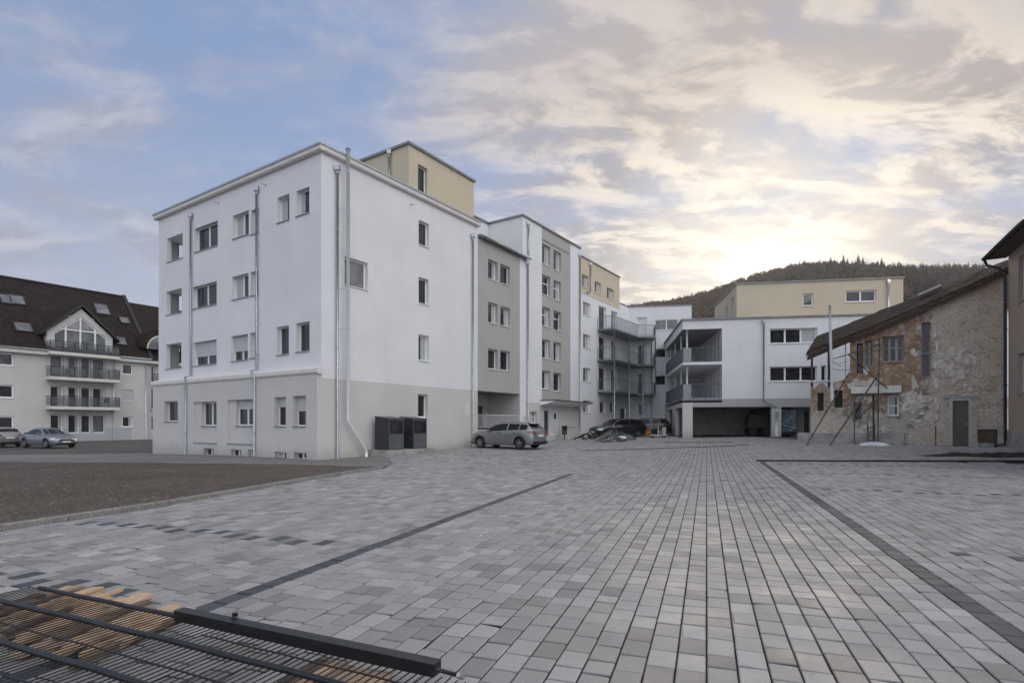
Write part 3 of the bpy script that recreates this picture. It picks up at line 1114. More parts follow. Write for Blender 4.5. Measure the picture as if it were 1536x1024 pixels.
# ================================================================== rear building
rb = thing("apartment_building", "low white rear building closing the courtyard behind the steel balconies", "building", BP.pt(2.8, 0))
RU = BP.u(1037.5)
RZ = 12.55
for k, zf in enumerate(FLOORS):
    a, b = BP.u(955.5), BP.u(970.5)
    r = (a, b, zf + .03, zf + 2.05)
    hol.append((*r, .15))
    wins.append((BP, r, .15, dict(sill=None, name="balcony_door", pane='pale_plastic' if k == 0 else 'glass', fw=.08, curtain=(0 if k == 0 else .3))))
for k, (yt, yb) in enumerate(((480, 495), (522.5, 536), (563, 577.5))):
    a, b = BP.u(982.7), BP.u(1017 if k == 0 else 1004)
    r = (a, b, BP.z(983, yb), BP.z(983, yt))
    hol.append((*r, .12))
    wins.append((BP, r, .12, dict(split=2 if k == 0 else 1, sill='white_sill', pane='glass_pale' if k == 0 else 'glass')))
r = BP.rect(957.5, 972, 605, 622)
hol.append((*r, .15))
wins.append((BP, r, .15, dict(sill='grey_sill', pane='glass')))
h = flush(rb)
wall(rb, BP, 0, RU, .2, RZ, h, 'white_render')
wall(rb, Plane(BP.pt(RU, 0), -BN, BD), 0, 9, .2, RZ, [], 'white_render')
rr_ = MB()
rr_.box(BP.pt(-.05, RZ + .002, .06), BD * (RU + .1), -BN * 9, (0, 0, .09), 'roof_metal')
rr_.build("roof", rb)
u = BP.u(977)
downpipe(rb, [BP.pt(u, FLOORS[0] - .4, .1), BP.pt(u, .5, .1)], .045, pl=BP, hopper=False)

# ================================================================== garage building
gb = thing("apartment_building", "white building with corner balconies, cream penthouse and a dark open garage", "building", (12.36, 40.6, .6))
Q0 = Vector((12.36, 40.6, 0))
QF = Plane(Q0, BD, BN)                 # front
QB = -BN
QL = Plane(Q0, QB, -BD)                # left flank
QZ = 9.05
WL = 22.0
ul = QF.u(1083)
zA = QF.z(1083, 542) + .0
zB = QF.z(1083, 597) + .0
zband = QF.z(1150, 597.5)
# upper windows
for yt, yb, k in ((493, 515.3, 0), (549.8, 572, 1)):
    r = QF.rect(1154.7, 1226, yt, yb)
    hol.append((*r, .18))
    wins.append((QF, r, .18, dict(split=3, fw=.08, sill='white_sill')))
r = QF.rect(1232, 1239.5, 548, 571)
hol.append((*r, .18))
wins.append((QF, r, .18, dict(sill='white_sill')))
ga = QF.rect(1039, 1157.5, 610.2, 655)
gd = QF.rect(1172, 1216, 610.2, 655)
h = flush(gb)
gh = [(ga[0], ga[1], -.2, ga[3], .3), (gd[0], gd[1], -.2, gd[3], .3)]
wall(gb, QF, ul, WL, zB - .3, QZ, h, lambda u, z: 'grey_render' if z < zband else 'white_render', zsplit=(zband,))
wall(gb, QF, 0, ul, QF.z(1083, 492.5), QZ, [], 'white_render')       # fascia over the balconies
ZL = zB - .3
wall(gb, QF, 0, WL, -.2, ZL, gh, lambda u, z: 'grey_render' if z > 2.6 and u > 1 else 'pale_grey_render', zsplit=(2.6,))
# flank: fascia, garage side with two bays
wall(gb, QL, 0, 11.6, QF.z(1083, 492.5), QZ, [], 'white_render')
b1, b2 = (QL.u(1025 - .2) + .55, QL.u(1012.5)), (QL.u(1008.5), QL.u(1001))
wall(gb, QL, 0, 11.6, -.2, ZL, [(b1[0], b1[1], -.2, ga[3], .3), (b2[0], b2[1], -.2, ga[3], .3)], 'pale_grey_render')
# floors of the balcony corner
BDp = 2.1   # depth of the side balcony strip
ww = MB()
for z, th in ((zA, .2), (zB, .16)):
    ww.box(QF.pt(.004, z - th, -.004), BD * (ul - .006), -BN * 11.4, (0, 0, th), 'white_render')
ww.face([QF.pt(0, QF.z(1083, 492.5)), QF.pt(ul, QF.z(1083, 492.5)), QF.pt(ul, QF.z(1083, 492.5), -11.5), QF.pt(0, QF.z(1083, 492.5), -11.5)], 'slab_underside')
ww.build("balcony_slab", gb)
# recessed house wall behind the balconies
IW = Plane(QF.pt(ul, 0), QB, -BD)
for z in (zA, zB):
    for a, b in ((1.0, 2.2), (3.3, 4.1), (5.2, 6.0), (7.4, 8.6)):
        r = (a, b, z + .03, z + 2.15)
        hol.append((*r, .12))
        wins.append((IW, r, .12, dict(sill=None, name="balcony_door", split=2 if b - a > 1 else 1, fw=.09)))
h = flush(gb)
wall(gb, IW, 0, 11.5, zB - .1, QF.z(1083, 492.5), h, 'warm_white_render', name="balcony_wall")
# guards: solid sheet along the flank, bars on the front
for z in (zA, zB):
    gp = MB()
    a, b = QL.pt(.05, 0, -.05), QL.pt(11.2, 0, -.05)
    n = 16
    for k in range(n):
        p, q = a.lerp(b, (k + .03) / n), a.lerp(b, (k + .97) / n)
        gp.box(V(p.x, p.y, z + .05), q - p, BD * .02, (0, 0, .98), 'balcony_panel')
    a2, b2_ = QF.pt(.05, 0, -.05), QF.pt(.62, 0, -.05)
    gp.box(V(a2.x, a2.y, z + .05), b2_ - a2, -BN * .02, (0, 0, .98), 'balcony_panel')
    gp.build("guard_panel", gb)
    rl = MB()
    bars(rl, QF.pt(.62, 0, -.05), QF.pt(ul - .05, 0, -.05), z + .1, z + 1.03, 15)
    bars(rl, QL.pt(.05, 0, -.03), QL.pt(11.2, 0, -.03), z + .06, z + 1.05, 60, r=.009)
    rl.build("railing", gb)
    eb = MB()
    QL.box(eb, -.02, 11.4, z - .17, z - .03, .002, .05, 'railing_metal')
    QF.box(eb, -.02, ul, z - .17, z - .03, .002, .05, 'railing_metal')
    if z == zB:
        eb.build("edge_beam", gb)
for k, (t_, hi) in enumerate(((.35, 1), (3.4, 1), (7.0, 1), (10.3, 1))):
    for z0, z1 in ((zA, QF.z(1083, 492.5)), (zB, zA - .2)):
        p = MB()
        q = QL.pt(t_, 0, -.35)
        p.tube([V(q.x, q.y, z0), V(q.x, q.y, z1)], .07, 'pale_plastic', 10)
        p.build("balcony_post", gb)
# roof slab with metal edge, penthouse
ro = MB()
ro.box(QF.pt(-.12, QZ + .002, .12), BD * (WL + .2), -BN * 12, (0, 0, .1), 'roof_metal')
ro.build("roof", gb)
PF = QF.off(-2.5)
a, b = PF.u(1105), PF.u(1355)
PZ = 12.1
for x0, x1, yt, yb, sp in ((1204, 1220, 440, 459, 1), (1268.5, 1314.5, 436, 453.3, 2)):
    r = PF.rect(x0, x1, yt, yb)
    hol.append((*r, .14))
    wins.append((PF, r, .14, dict(split=sp, sill='white_sill', fw=.09, pane='glass_pale' if sp == 1 else 'glass')))
h = flush(gb)
wall(gb, PF, a, b, QZ + .05, PZ, h, 'cream_render', name="penthouse_wall")
PLf = Plane(PF.pt(a, 0), QB, -BD)
for t0, t1, zt_, zb_2 in ((1.0, 1.75, 11.4, 9.9), (3.2, 3.8, 11.2, 10)):
    hol.append((t0, t1, zb_2, zt_, .15))
    wins.append((PLf, (t0, t1, zb_2, zt_), .15, dict(sill='white_sill', pane='glass_pale')))
h = flush(gb)
wall(gb, PLf, 0, 8.5, QZ + .05, PZ, h, 'cream_render', name="penthouse_wall")
wall(gb, Plane(PF.pt(b, 0), QB, BD), 0, 8.5, QZ + .05, PZ, [], 'cream_render', name="penthouse_wall")
po = MB()
po.box(PF.pt(a - .08, PZ + .002, .08), BD * (b - a + .16), -BN * 8.7, (0, 0, .1), 'roof_metal')
po.build("penthouse_roof", gb)
u = PF.u(1331.5)
downpipe(gb, [PF.pt(u, PF.z(1331.5, 424), .1), PF.pt(u, QZ + .2, .1)], .06, mat='bright_zinc', pl=PF)
u = QF.u(1145)
downpipe(gb, [QF.pt(u, QF.z(1145, 484), .1), QF.pt(u, QF.z(1145, 600), .1), QF.pt(QF.u(1164.5), QF.z(1165, 610), .1), QF.pt(QF.u(1164.5), QF.z(1165, 618), .1)], .055, pl=QF)
pc_ = MB()
pc_.tube([QF.pt(QF.u(1164), QF.z(1165, 617), .1), QF.pt(QF.u(1164), .7, .1)], .11, 'pale_plastic', 12)
pc_.build("pipe_cover", gb)
# garage interior, rear walls
gi = MB()
zc = ga[3]
gi.face([QF.pt(.3, zc + .02, -.3), QF.pt(WL, zc + .02, -.3), QF.pt(WL, zc + .02, -11.4), QF.pt(.3, zc + .02, -11.4)], 'garage_wall')
gi.face([QF.pt(.3, .3, -7.5), QF.pt(WL, .3, -7.5), QF.pt(WL, zc, -7.5), QF.pt(.3, zc, -7.5)], 'garage_wall')
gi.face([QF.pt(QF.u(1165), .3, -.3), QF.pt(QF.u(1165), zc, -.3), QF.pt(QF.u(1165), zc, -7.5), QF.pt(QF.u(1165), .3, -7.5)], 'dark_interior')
gi.face([QF.pt(QF.u(1195), .3, -1.2), QF.pt(WL, .3, -1.2), QF.pt(WL, zc, -1.2), QF.pt(QF.u(1195), zc, -1.2)], 'garage_wall')
gi.build("garage_interior", gb)
gd_ = MB()
r = QF.off(-1.17).rect(1206, 1215.5, 617, 652)
QF.box(gd_, r[0], r[1], .6, r[3], -1.19, -1.14, 'dark_door')
gd_.build("door", gb)
wall(gb, QF.off(-11.8), 0, WL, 0, QZ, [], 'white_render')
wall(gb, Plane(QF.pt(WL, 0), QB, BD), 0, 11.8, 0, QZ, [], 'white_render')
wall(gb, Plane(QF.pt(ul, 0), QB, -BD), 11.5, 11.8, 0, QZ, [], 'white_render')
# ================================================================== left apartment house with tiled roof
H0 = Vector((-.8894 * 49.5, 49.5, 0))
HF = Plane(H0, D, N)
ha = HF.u(-160)
hb = HF.u(222)
hs = thing("apartment_house", "cream apartment house with a steep dark tiled roof, glazed gable dormer and stacked balconies", "house", HF.pt(4, 0))
EZ = 8.3
for x0, x1, rows in ((-10, 20.8, ((530, 549), (577, 597), (624, 643))), (182.8, 199.5, ((546, 562.5), (584.5, 602), (624, 640.5)))):
    for k, (yt, yb) in enumerate(rows):
        r = HF.rect(x0, x1, yt, yb, at=1)
        hol.append((*r, .12))
        wins.append((HF, r, .12, dict(fw=.12, sill='white_sill', pane='glass_pale' if k == 0 else 'glass', shutter=(.95 if (x0 > 100 and k == 1) else 0))))
# glazed bay wall behind the balconies
bx0, bx1 = HF.u(75.5), HF.u(160)
bz = []
for yt, yb, at_x in ((532, 566, 76), (578, 610, 76), (621, 650, 76)):
    zt, zb = HF.z(76, yt), HF.z(76, yb)
    bz.append((zb, zt))
    w_ = bx1 - bx0
    for f0, f1 in ((0, .22), (.30, .51), (.53, .71), (.74, .98)):
        r = (bx0 + w_ * f0, bx0 + w_ * f1, zb + (.0 if f0 == 0 else .0), zt)
        hol.append((*r, .25))
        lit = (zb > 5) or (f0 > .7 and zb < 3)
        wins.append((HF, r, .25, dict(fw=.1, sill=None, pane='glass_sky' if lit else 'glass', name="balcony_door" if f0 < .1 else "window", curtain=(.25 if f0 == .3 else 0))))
h = flush(hs)
wall(hs, HF, ha, hb, -.4, EZ + .3, h, lambda u, z: 'warm_white_render' if (z > 1.2 or u < bx0 - .4 or u > bx1 + 2.2) else 'blue_grey_render', zsplit=(1.2,), usplit=(bx0 - .4, bx1 + 2.2))
wall(hs, Plane(HF.pt(hb, 0), -N, D), 0, 11, -.4, EZ, [], 'warm_white_render')
wall(hs, Plane(HF.pt(ha, 0), -N, -D), 0, 11, -.4, EZ, [], 'warm_white_render')
# roof: eave, ridge and back slope
rz = 15.6
rdp = 6.0
rt = MB()
e0, e1, r0, r1_ = (HF.pt(ha - .3, EZ - .05, .55), HF.pt(hb + .1, EZ - .05, .55), HF.pt(ha - .3, rz, -rdp), HF.pt(hb + .1, rz, -rdp))
rt.face([e0, e1, r1_, r0], 'roof_tiles')
k0, k1 = HF.pt(ha - .3, EZ, -2 * rdp), HF.pt(hb + .1, EZ, -2 * rdp)
rt.face([r0, r1_, k1, k0], 'roof_tiles')
rt.face([e1, k1, r1_], 'warm_white_render')
rt.face([e0, r0, k0], 'warm_white_render')
rt.tube([r0, r1_], .14, 'roof_tiles', 8)
rt.build("roof", hs)
vg = MB()
up = (r1_ - e1)
vg.box(e1 - D * .15 + V(0, 0, .02), D * .35, up, V(0, 0, .22), 'dark_metal')
vg.build("verge", hs)
ev = MB()
ev.box(HF.pt(ha - .3, EZ - .42, .004), D * (hb - ha + .4), N * .5, (0, 0, .36), 'trim_plaster')
ev.tube([HF.pt(ha - .3, EZ - .02, .6), HF.pt(hb + .1, EZ - .02, .6)], .08, 'zinc', 8)
ev.build("eave", hs)
slope = (Vector(r0) - Vector(e0)).normalized()
snrm = D.cross(slope)
if snrm.z < 0:
    snrm = -snrm


def on_roof(px, py):
    """point on the front roof slope seen through a photo pixel"""
    dr = V((px - CX) / F, 1, (HZ - py) / F)
    o = V(0, 0, CZ)
    t_ = (Vector(e0) - o).dot(snrm) / dr.dot(snrm)
    return o + dr * t_


for x, y, w_, L in ((9.5, 449.5, .95, 1.3), (24.5, 450.5, 1.3, 1.3), (34.5, 491.5, 1.35, 1.2), (152.5, 464.5, 1.35, 1.7), (186.5, 481, .95, 1.0), (181, 512, .95, 1.2)):
    c = on_roof(x, y)
    s = MB()
    a_, b_ = D * w_, slope * L
    o = c - a_ / 2 - b_ / 2
    s.box(o, a_, b_, snrm * .12, 'dark_metal')
    sk = s.build("skylight", hs)
    s = MB()
    s.box(o + a_ * .09 + b_ * .08 + snrm * .121, a_ * .82, b_ * .84, snrm * .012, 'glass_sky')
    s.build("pane", sk)
# gable dormer
ap = HF.z(125, 460)
dl0, dl1 = HF.u(66), HF.u(170.5)
dm = HF.u(121)
dz = HF.z(66, 500) + .1
DP = HF.off(.15)
gm = MB()


def gtri(pl, a, m_, b, z0, zt, off):
    return [pl.pt(a, z0, off), pl.pt(b, z0, off), pl.pt(m_, zt, off)]


fz = EZ - .1
dw = MB()
sx_ = (dl1 - dl0) / 2
apz = ap - .25
# white surround drawn as a ring around the glazed part
outer = [(dl0 + .15, fz), (dl1 - .15, fz), (dl1 - .15, dz + .15), (dm, apz), (dl0 + .15, dz + .15)]
inner = [(dl0 + .75, fz + .0), (dl1 - .75, fz + .0), (dl1 - .75, dz + .1), (dm, apz - .75), (dl0 + .75, dz + .1)]
n = len(outer)
for i in range(n):
    j = (i + 1) % n
    a_, b_ = outer[i], outer[j]
    c_, d_ = inner[j], inner[i]
    dw.face([DP.pt(*a_), DP.pt(*b_), DP.pt(*c_), DP.pt(*d_)], 'warm_white_render')
    dw.face([DP.pt(*d_), DP.pt(*c_), DP.pt(c_[0], c_[1], -.2), DP.pt(d_[0], d_[1], -.2)], 'white_frame')
for (uu, zz) in ((dl0 + .15, dz + .15), (dl1 - .15, dz + .15)):
    dw.face([DP.pt(uu, fz), DP.pt(uu, zz), DP.pt(uu, zz, -1.6), DP.pt(uu, fz, -1.6)], 'warm_white_render')
dw.build("dormer_wall", hs)
dg = MB()
dg.face([DP.pt(u_, z_, -.14) for u_, z_ in inner], 'glass_sky')
fw_ = MB()
for u_ in (dm - 1.2, dm - .05, dm + 1.15):
    zt = apz - .75 - abs(u_ - dm) / (sx_ - .75) * (apz - .75 - dz - .1)
    DP.box(fw_, u_ - .07, u_ + .07, fz, zt, -.138, -.05, 'white_frame')
DP.box(fw_, dl0 + .75, dl1 - .75, dz + .45, dz + .57, -.137, -.055, 'white_frame')
DP.box(fw_, dm - 1.2, dm + 1.15, dz + 1.75, dz + 1.85, -.137, -.055, 'white_frame')
for sgn, uu in ((-1, dl0 + .75), (1, dl1 - .75)):
    fw_.box(DP.pt(uu, dz + .02, -.137), DP.pt(dm, apz - .85) - DP.pt(uu, dz + .02), D * (-sgn * .1), N * .08, 'white_frame')
wo = fw_.build("window", hs)
dg.build("pane", wo)
dr_ = MB()
for sgn, uu in ((-1, dl0 - .35), (1, dl1 + .35)):
    a_ = DP.pt(uu, dz - .25, .3)
    b_ = DP.pt(dm, apz + .22, .3)
    dr_.box(a_, b_ - a_, -N * 5.2, (0, 0, .12), 'roof_tiles')
    dr_.box(a_ + N * .005, b_ - a_, N * .08, (0, 0, .2), 'dark_metal')
dr_.build("dormer_roof", hs)
# balconies: dormer terrace and two below
q0, q1 = HF.u(68), HF.u(172)
for k, (zf, has_slab) in enumerate(((EZ - .1, 0), (bz[0][0] + .05, 1), (bz[1][0] + .05, 1))):
    s = MB()
    s.box(HF.pt(q0, zf - .28, .006), D * (q1 - q0), N * 1.25, (0, 0, .28), 'trim_plaster')
    b_ = s.build("balcony", hs)
    gl = MB()
    P0_, P1_ = HF.pt(q0 + .04, zf, 1.2), HF.pt(q1 - .04, zf, 1.2)
    for i in range(6):
        a = P0_.lerp(P1_, (i + .04) / 6)
        c = P0_.lerp(P1_, (i + .96) / 6)
        gl.box(a + V(0, 0, .12), c - a, N * .012, (0, 0, .72), 'guard_glass')
    for uu in (q0 + .04, q1 - .04):
        gl.box(HF.pt(uu, zf + .12, .05), N * 1.1, D * .012, (0, 0, .72), 'guard_glass')
    gl.build("guard_panel", b_)
    rl = MB()
    for i in range(7):
        a = P0_.lerp(P1_, i / 6)
        rl.tube([a - V(0, 0, .3), a + V(0, 0, .95)], .03, 'dark_metal', 6)
    rl.tube([HF.pt(q0 + .04, zf + .95, .02), P0_ + V(0, 0, .95), P1_ + V(0, 0, .95), HF.pt(q1 - .04, zf + .95, .02)], .035, 'old_wood' if k == 2 else 'dark_metal', 6)
    rl.tube([P0_ + V(0, 0, .06), P1_ + V(0, 0, .06)], .03, 'dark_metal', 6)
    rl.build("railing", b_)
for x in (168.5, 216.5):
    u = HF.u(x)
    downpipe(hs, [HF.pt(u, HF.z(x, 537) - .1, .45), HF.pt(u + .1, HF.z(x, 545) - .1, .12), HF.pt(u + .1, 0, .12)], .06, mat='bright_zinc', hopper=False, pl=HF)
# chairs and a table out on the two balconies


def garden_chair(name, label, loc, rz_):
    m_ = MB()
    m_.cube(-.22, .22, -.22, .22, .42, .45, 'dark_metal')
    o = thing(name, label, "chair", (0, 0, 0), "garden chairs on the balconies")
    m_.build("seat", o)
    b_ = MB()
    b_.box((-.22, .2, .45), (.44, 0, 0), (0, .03, 0), (0, .08, .45), 'dark_metal')
    b_.build("backrest", o)
    for sx in (-.2, .2):
        for sy in (-.2, .2):
            l_ = MB()
            l_.tube([(sx, sy, 0), (sx, sy, .43)], .015, 'dark_metal', 5)
            l_.build("leg", o)
    o.location = loc
    o.rotation_euler = (0, 0, rz_)
    return o


gc = None
for k, (zf, f, lb_) in enumerate(((bz[0][0] + .05, .28, "dark garden chair at the left end of the upper balcony of the tiled roof house"),
                                  (bz[0][0] + .05, .72, "dark garden chair at the right end of the upper balcony of the tiled roof house"),
                                  (bz[1][0] + .05, .35, "dark garden chair at the left end of the lower balcony of the tiled roof house"),
                                  (bz[1][0] + .05, .8, "dark garden chair at the right end of the lower balcony of the tiled roof house"))):
    p = HF.pt(q0 + (q1 - q0) * f, zf + .001, .55)
    if gc is None:
        gc = garden_chair("garden_chair", lb_, p, .6)
    else:
        dup(gc, p, (0, 0, .6 + k * 1.3), lb_)

# neighbouring house beyond it, half hidden by the white building
nh = thing("apartment_house", "tiled roof house with an arched dormer, mostly hidden behind the white corner building", "house", HF.pt(hb + 6, 0))
ua, ub = hb + .12, hb + 16
NF = HF.off(-.35)
for yt, yb in ((549, 577), (582, 615), (624, 645)):
    r = NF.rect(227, 236, yt, yb)
    hol.append((*r, .2))
    wins.append((NF, r, .2, dict(fw=.09, sill=None, name="balcony_door")))
h = flush(nh)
wall(nh, NF, ua, ub, -.4, EZ + .2, h, 'warm_white_render')
rt = MB()
e0n, e1n, r0n, r1n = (HF.pt(ua + .1, EZ - .1, .25), HF.pt(ub, EZ - .1, .25), HF.pt(ua + .1, rz - .5, -rdp), HF.pt(ub, rz - .5, -rdp))
rt.face([e0n, e1n, r1n, r0n], 'roof_tiles')
rt.face([r0n, r1n, HF.pt(ub, EZ, -12), HF.pt(ua + .1, EZ, -12)], 'roof_tiles')
rt.face([e1n, HF.pt(ub, EZ, -12), r1n], 'warm_white_render')
rt.build("roof", nh)
ev = MB()
ev.box(HF.pt(ua, EZ - .4, -.33), D * (ub - ua), N * .55, (0, 0, .3), 'trim_plaster')
ev.build("eave", nh)
# arched dormer
cu = HF.u(245)
arch = [(cu + 2.3 * math.cos(t_), EZ + 1.2 + 2.3 * math.sin(t_) * .95) for t_ in np.linspace(0, math.pi, 13)]
ad = MB()
for (a, b) in zip(arch, arch[1:]):
    ad.face([HF.pt(*a, .1), HF.pt(*b, .1), HF.pt(b[0], b[1], -4.5), HF.pt(a[0], a[1], -4.5)], 'roof_tiles')
    ad.face([HF.pt(*a, .1), HF.pt(*b, .1), HF.pt(cu + (b[0] - cu) * .72, EZ + 1 + (b[1] - EZ - 1) * .72, .1), HF.pt(cu + (a[0] - cu) * .72, EZ + 1 + (a[1] - EZ - 1) * .72, .1)], 'roof_tiles')
ad.build("dormer_roof", nh)
aw = MB()
for (a, b) in zip(arch, arch[1:]):
    aw.face([HF.pt(cu + (p[0] - cu) * f_, EZ + 1 + (p[1] - EZ - 1) * f_, .08) for p, f_ in ((a, .72), (b, .72), (b, .66), (a, .66))], 'trim_plaster')
aw.face([HF.pt(cu + (a - cu) * .66, EZ + 1 + (b - EZ - 1) * .66, .06) for a, b in arch], 'glass_pale')
aw.build("dormer_pane", nh)
for z in (bz[0][0], bz[1][0]):
    rl = MB()
    bars(rl, NF.pt(NF.u(226), 0, .3), NF.pt(NF.u(240), 0, .3), z + .1, z + 1.0, 14, mat='dark_metal')
    NF.box(rl, NF.u(226), NF.u(240), z - .1, z + .08, .004, .34, 'trim_plaster')
    rl.build("railing", nh)

# ================================================================== old brick house
O0 = Vector((.8822 * 27, 27, 0))
OF = Plane(O0, -N, -D)
WASH0, WASH1 = -1.5, 1.5
old_wall("old_brick")
oh = thing("brick_house", "derelict brick house with crumbling plaster, sagging tiled roof and a grey steel door", "house", OF.pt(3, .4))
oL = OF.u(1275)
z_hi, z_lo = OF.z(1510, 405), OF.z(1275, 504)
sl = (z_hi - z_lo) / oL
otop = lambda u: z_hi - sl * u


def ow(x0, x1, yt, yb, depth=.3, at=0, **kw):
    r = OF.rect(x0, x1, yt, yb, at)
    hol.append((*r, depth, 'old_brick'))
    wins.append((OF, r, depth, kw))


ow(1323.7, 1355.6, 505, 543, split=3, frame='grey_wood', crossbar=.55, sill='concrete', fw=.07, pane='glass')
ow(1382, 1396.5, 484, 566, depth=.3, frame='grey_wood', crossbar=.45, sill='concrete', fw=.06, pane='glass')
ow(1285, 1294, 515, 560, frame='old_wood', sill=None, fw=.06)
ow(1297.5, 1310, 511, 550, split=2, frame='grey_wood', sill='concrete', fw=.06, crossbar=.4)
ow(1331, 1349, 592.5, 624, frame='white_frame', crossbar=.5, sill='concrete', fw=.09)
ow(1280, 1293.5, 603, 630, frame='grey_wood', sill='concrete', fw=.07)
rdr = OF.rect(1424, 1458, 597, 667)
hol.append((rdr[0], rdr[1], -.2, rdr[3], .14, 'old_brick'))
h = flush(oh)
openings = [x[:4] for x in h]
wall(oh, OF, 0, oL, -.2, 8.0, h, 'old_brick', top=otop, usplit=(oL * .33, oL * .66), zsplit=())
dr_ = MB()
OF.box(dr_, rdr[0], rdr[0] + .13, .45, rdr[3], -.12, .02, 'galvanised')
OF.box(dr_, rdr[1] - .13, rdr[1], .45, rdr[3], -.12, .02, 'galvanised')
OF.box(dr_, rdr[0] + .13, rdr[1] - .13, rdr[3] - .13, rdr[3], -.12, .02, 'galvanised')
do = dr_.build("door_frame", oh)
dr_ = MB()
OF.box(dr_, rdr[0] + .12, rdr[1] - .12, .5, rdr[3] - .12, -.11, -.06, 'brown_door')
OF.box(dr_, rdr[0] + .2, rdr[0] + .24, 1.5, 1.64, -.06, -.01, 'galvanised')
dr_.build("door", oh)
ln_ = MB()
OF.box(ln_, rdr[0] - .25, rdr[1] + .25, rdr[3] + .01, rdr[3] + .09, .003, .06, 'concrete')
ln_.build("lintel", oh)
# pilaster edge and patches of render standing proud of the brick
rn = random.Random(5)
for (x, y, w_, h_) in ((1404, 575, .13, .55), (1402.5, 548, .10, .45), (1405, 520, .09, .5), (1403, 600, .12, .4), (1402, 502, .10, .3), (1299, 556, .28, .4), (1386, 620, .5, .12)):
    m_ = MB()
    u_, z_ = OF.u(x), OF.z(x, y)
    k = 14
    pts = []
    for i in range(k):
        a = 2 * math.pi * i / k
        f_ = .7 + .5 * rn.random()
        pts.append((u_ + w_ / 2 * f_ * math.cos(a), z_ + h_ / 2 * f_ * math.sin(a)))
    m_.face([OF.pt(*p, .022) for p in pts], 'trim_plaster')
    for i in range(k):
        a, b = pts[i], pts[(i + 1) % k]
        m_.face([OF.pt(*a, .022), OF.pt(*b, .022), OF.pt(*b, .001), OF.pt(*a, .001)], 'trim_plaster')
    m_.build("plaster_patch", oh)

# broken plates of old plaster still clinging to the brick, each with a real edge
rn = random.Random(14)
m_ = MB()
made = 0
tries = 0
while made < 34 and tries < 600:
    tries += 1
    u_, z_ = rn.uniform(1.2, oL - .2), rn.choice((rn.uniform(1.1, 3.0), rn.uniform(2.6, 5.6)))
    r_ = rn.uniform(.12, .46)
    if any(a0 - r_ - .08 < u_ < a1 + r_ + .08 and c0 - r_ - .08 < z_ < c1 + r_ + .08 for a0, a1, c0, c1 in openings) or z_ + r_ > otop(u_) - .3:
        continue
    k = 30
    rad = [1.0] * k
    for q, am in ((2, .28), (3, .22), (5, .16), (8, .12), (13, .09)):
        ph0 = rn.uniform(0, 6.28)
        for i in range(k):
            rad[i] += am * math.sin(q * 2 * math.pi * i / k + ph0)
    asp = rn.uniform(.7, 1.5)
    pts = [(u_ + r_ * max(.25, rad[i]) * asp * math.cos(2 * math.pi * i / k), z_ + r_ * max(.25, rad[i]) / asp * math.sin(2 * math.pi * i / k)) for i in range(k)]
    o1 = .018 + .0007 * made
    cc = OF.pt(u_, z_, o1 + .006)
    for i in range(k):
        a, b = pts[i], pts[(i + 1) % k]
        m_.face([cc, OF.pt(*a, o1), OF.pt(*b, o1)], 'old_plaster')
        m_.face([OF.pt(*a, o1), OF.pt(*b, o1), OF.pt(*b, .001), OF.pt(*a, .001)], 'old_plaster')
    made += 1
m_.build("peeling_plaster", oh)
# side and back walls
wall(oh, Plane(OF.pt(oL, 0), D, -N), 0, 8, -.2, z_lo, [], 'old_brick')
wall(oh, Plane(OF.pt(0, 0), D, N), 0, 8, -.2, z_hi, [], 'old_brick')
# roof sheet rising to the right and to the back
oroof = MB()
uE = OF.u(1213)
GR = .30


def rp(u, w_, dz=0.0):
    return OF.pt(u, otop(u) + GR * w_ + .12 + dz, -w_)


nu, nw = 26, 16
rn = random.Random(3)
U0r = -.4
grid = [[rp(U0r + (uE + .1 - U0r) * i / nu, -.35 + (3.0 + 2.6 * min(1, i / nu * 1.6)) * j / nw, rn.uniform(-.035, .035) - .10 * math.sin(math.pi * i / nu)) for j in range(nw + 1)] for i in range(nu + 1)]
for i in range(nu):
    for j in range(nw):
        q = [grid[i][j], grid[i + 1][j], grid[i + 1][j + 1], grid[i][j + 1]]
        oroof.face(q[::-1], 'old_tiles')
        oroof.face([p - V(0, 0, .12) for p in q], 'old_wood')
for i in range(nu):
    oroof.face([grid[i][0], grid[i + 1][0], grid[i + 1][0] - V(0, 0, .16), grid[i][0] - V(0, 0, .16)], 'old_wood')
    oroof.face([grid[i][nw], grid[i + 1][nw], grid[i + 1][nw] - V(0, 0, .16), grid[i][nw] - V(0, 0, .16)], 'old_wood')
for j in range(nw):
    oroof.face([grid[nu][j], grid[nu][j + 1], grid[nu][j + 1] - V(0, 0, .16), grid[nu][j] - V(0, 0, .16)], 'old_wood')
ro_ = oroof.build("roof", oh)
# rafters and barge board under the verge, roughly broken at the left end
rf_ = MB()
a, b = rp(U0r, -.30, -.14), rp(uE + .05, -.30, -.22)
rf_.box(a, b - a, D * .05, (0, 0, -.2), 'old_wood')
for k in range(12):
    u_ = oL + .05 + k * .17
    if u_ > uE:
        break
    rf_.box(rp(u_, -.42 + rn.uniform(-.1, .1), -.16), OF.d * .07, D * 3.0 + V(0, 0, GR * 3.0), (0, 0, -.12), 'old_wood')
for k in range(5):
    w0 = .2 + k * .7
    a = rp(oL - .3, w0, -.28)
    b = rp(uE + rn.uniform(-.1, .3), w0, -.3)
    rf_.box(a, b - a, D * .08, (0, 0, -.1), 'old_wood')
rf_.build("rafter", ro_)
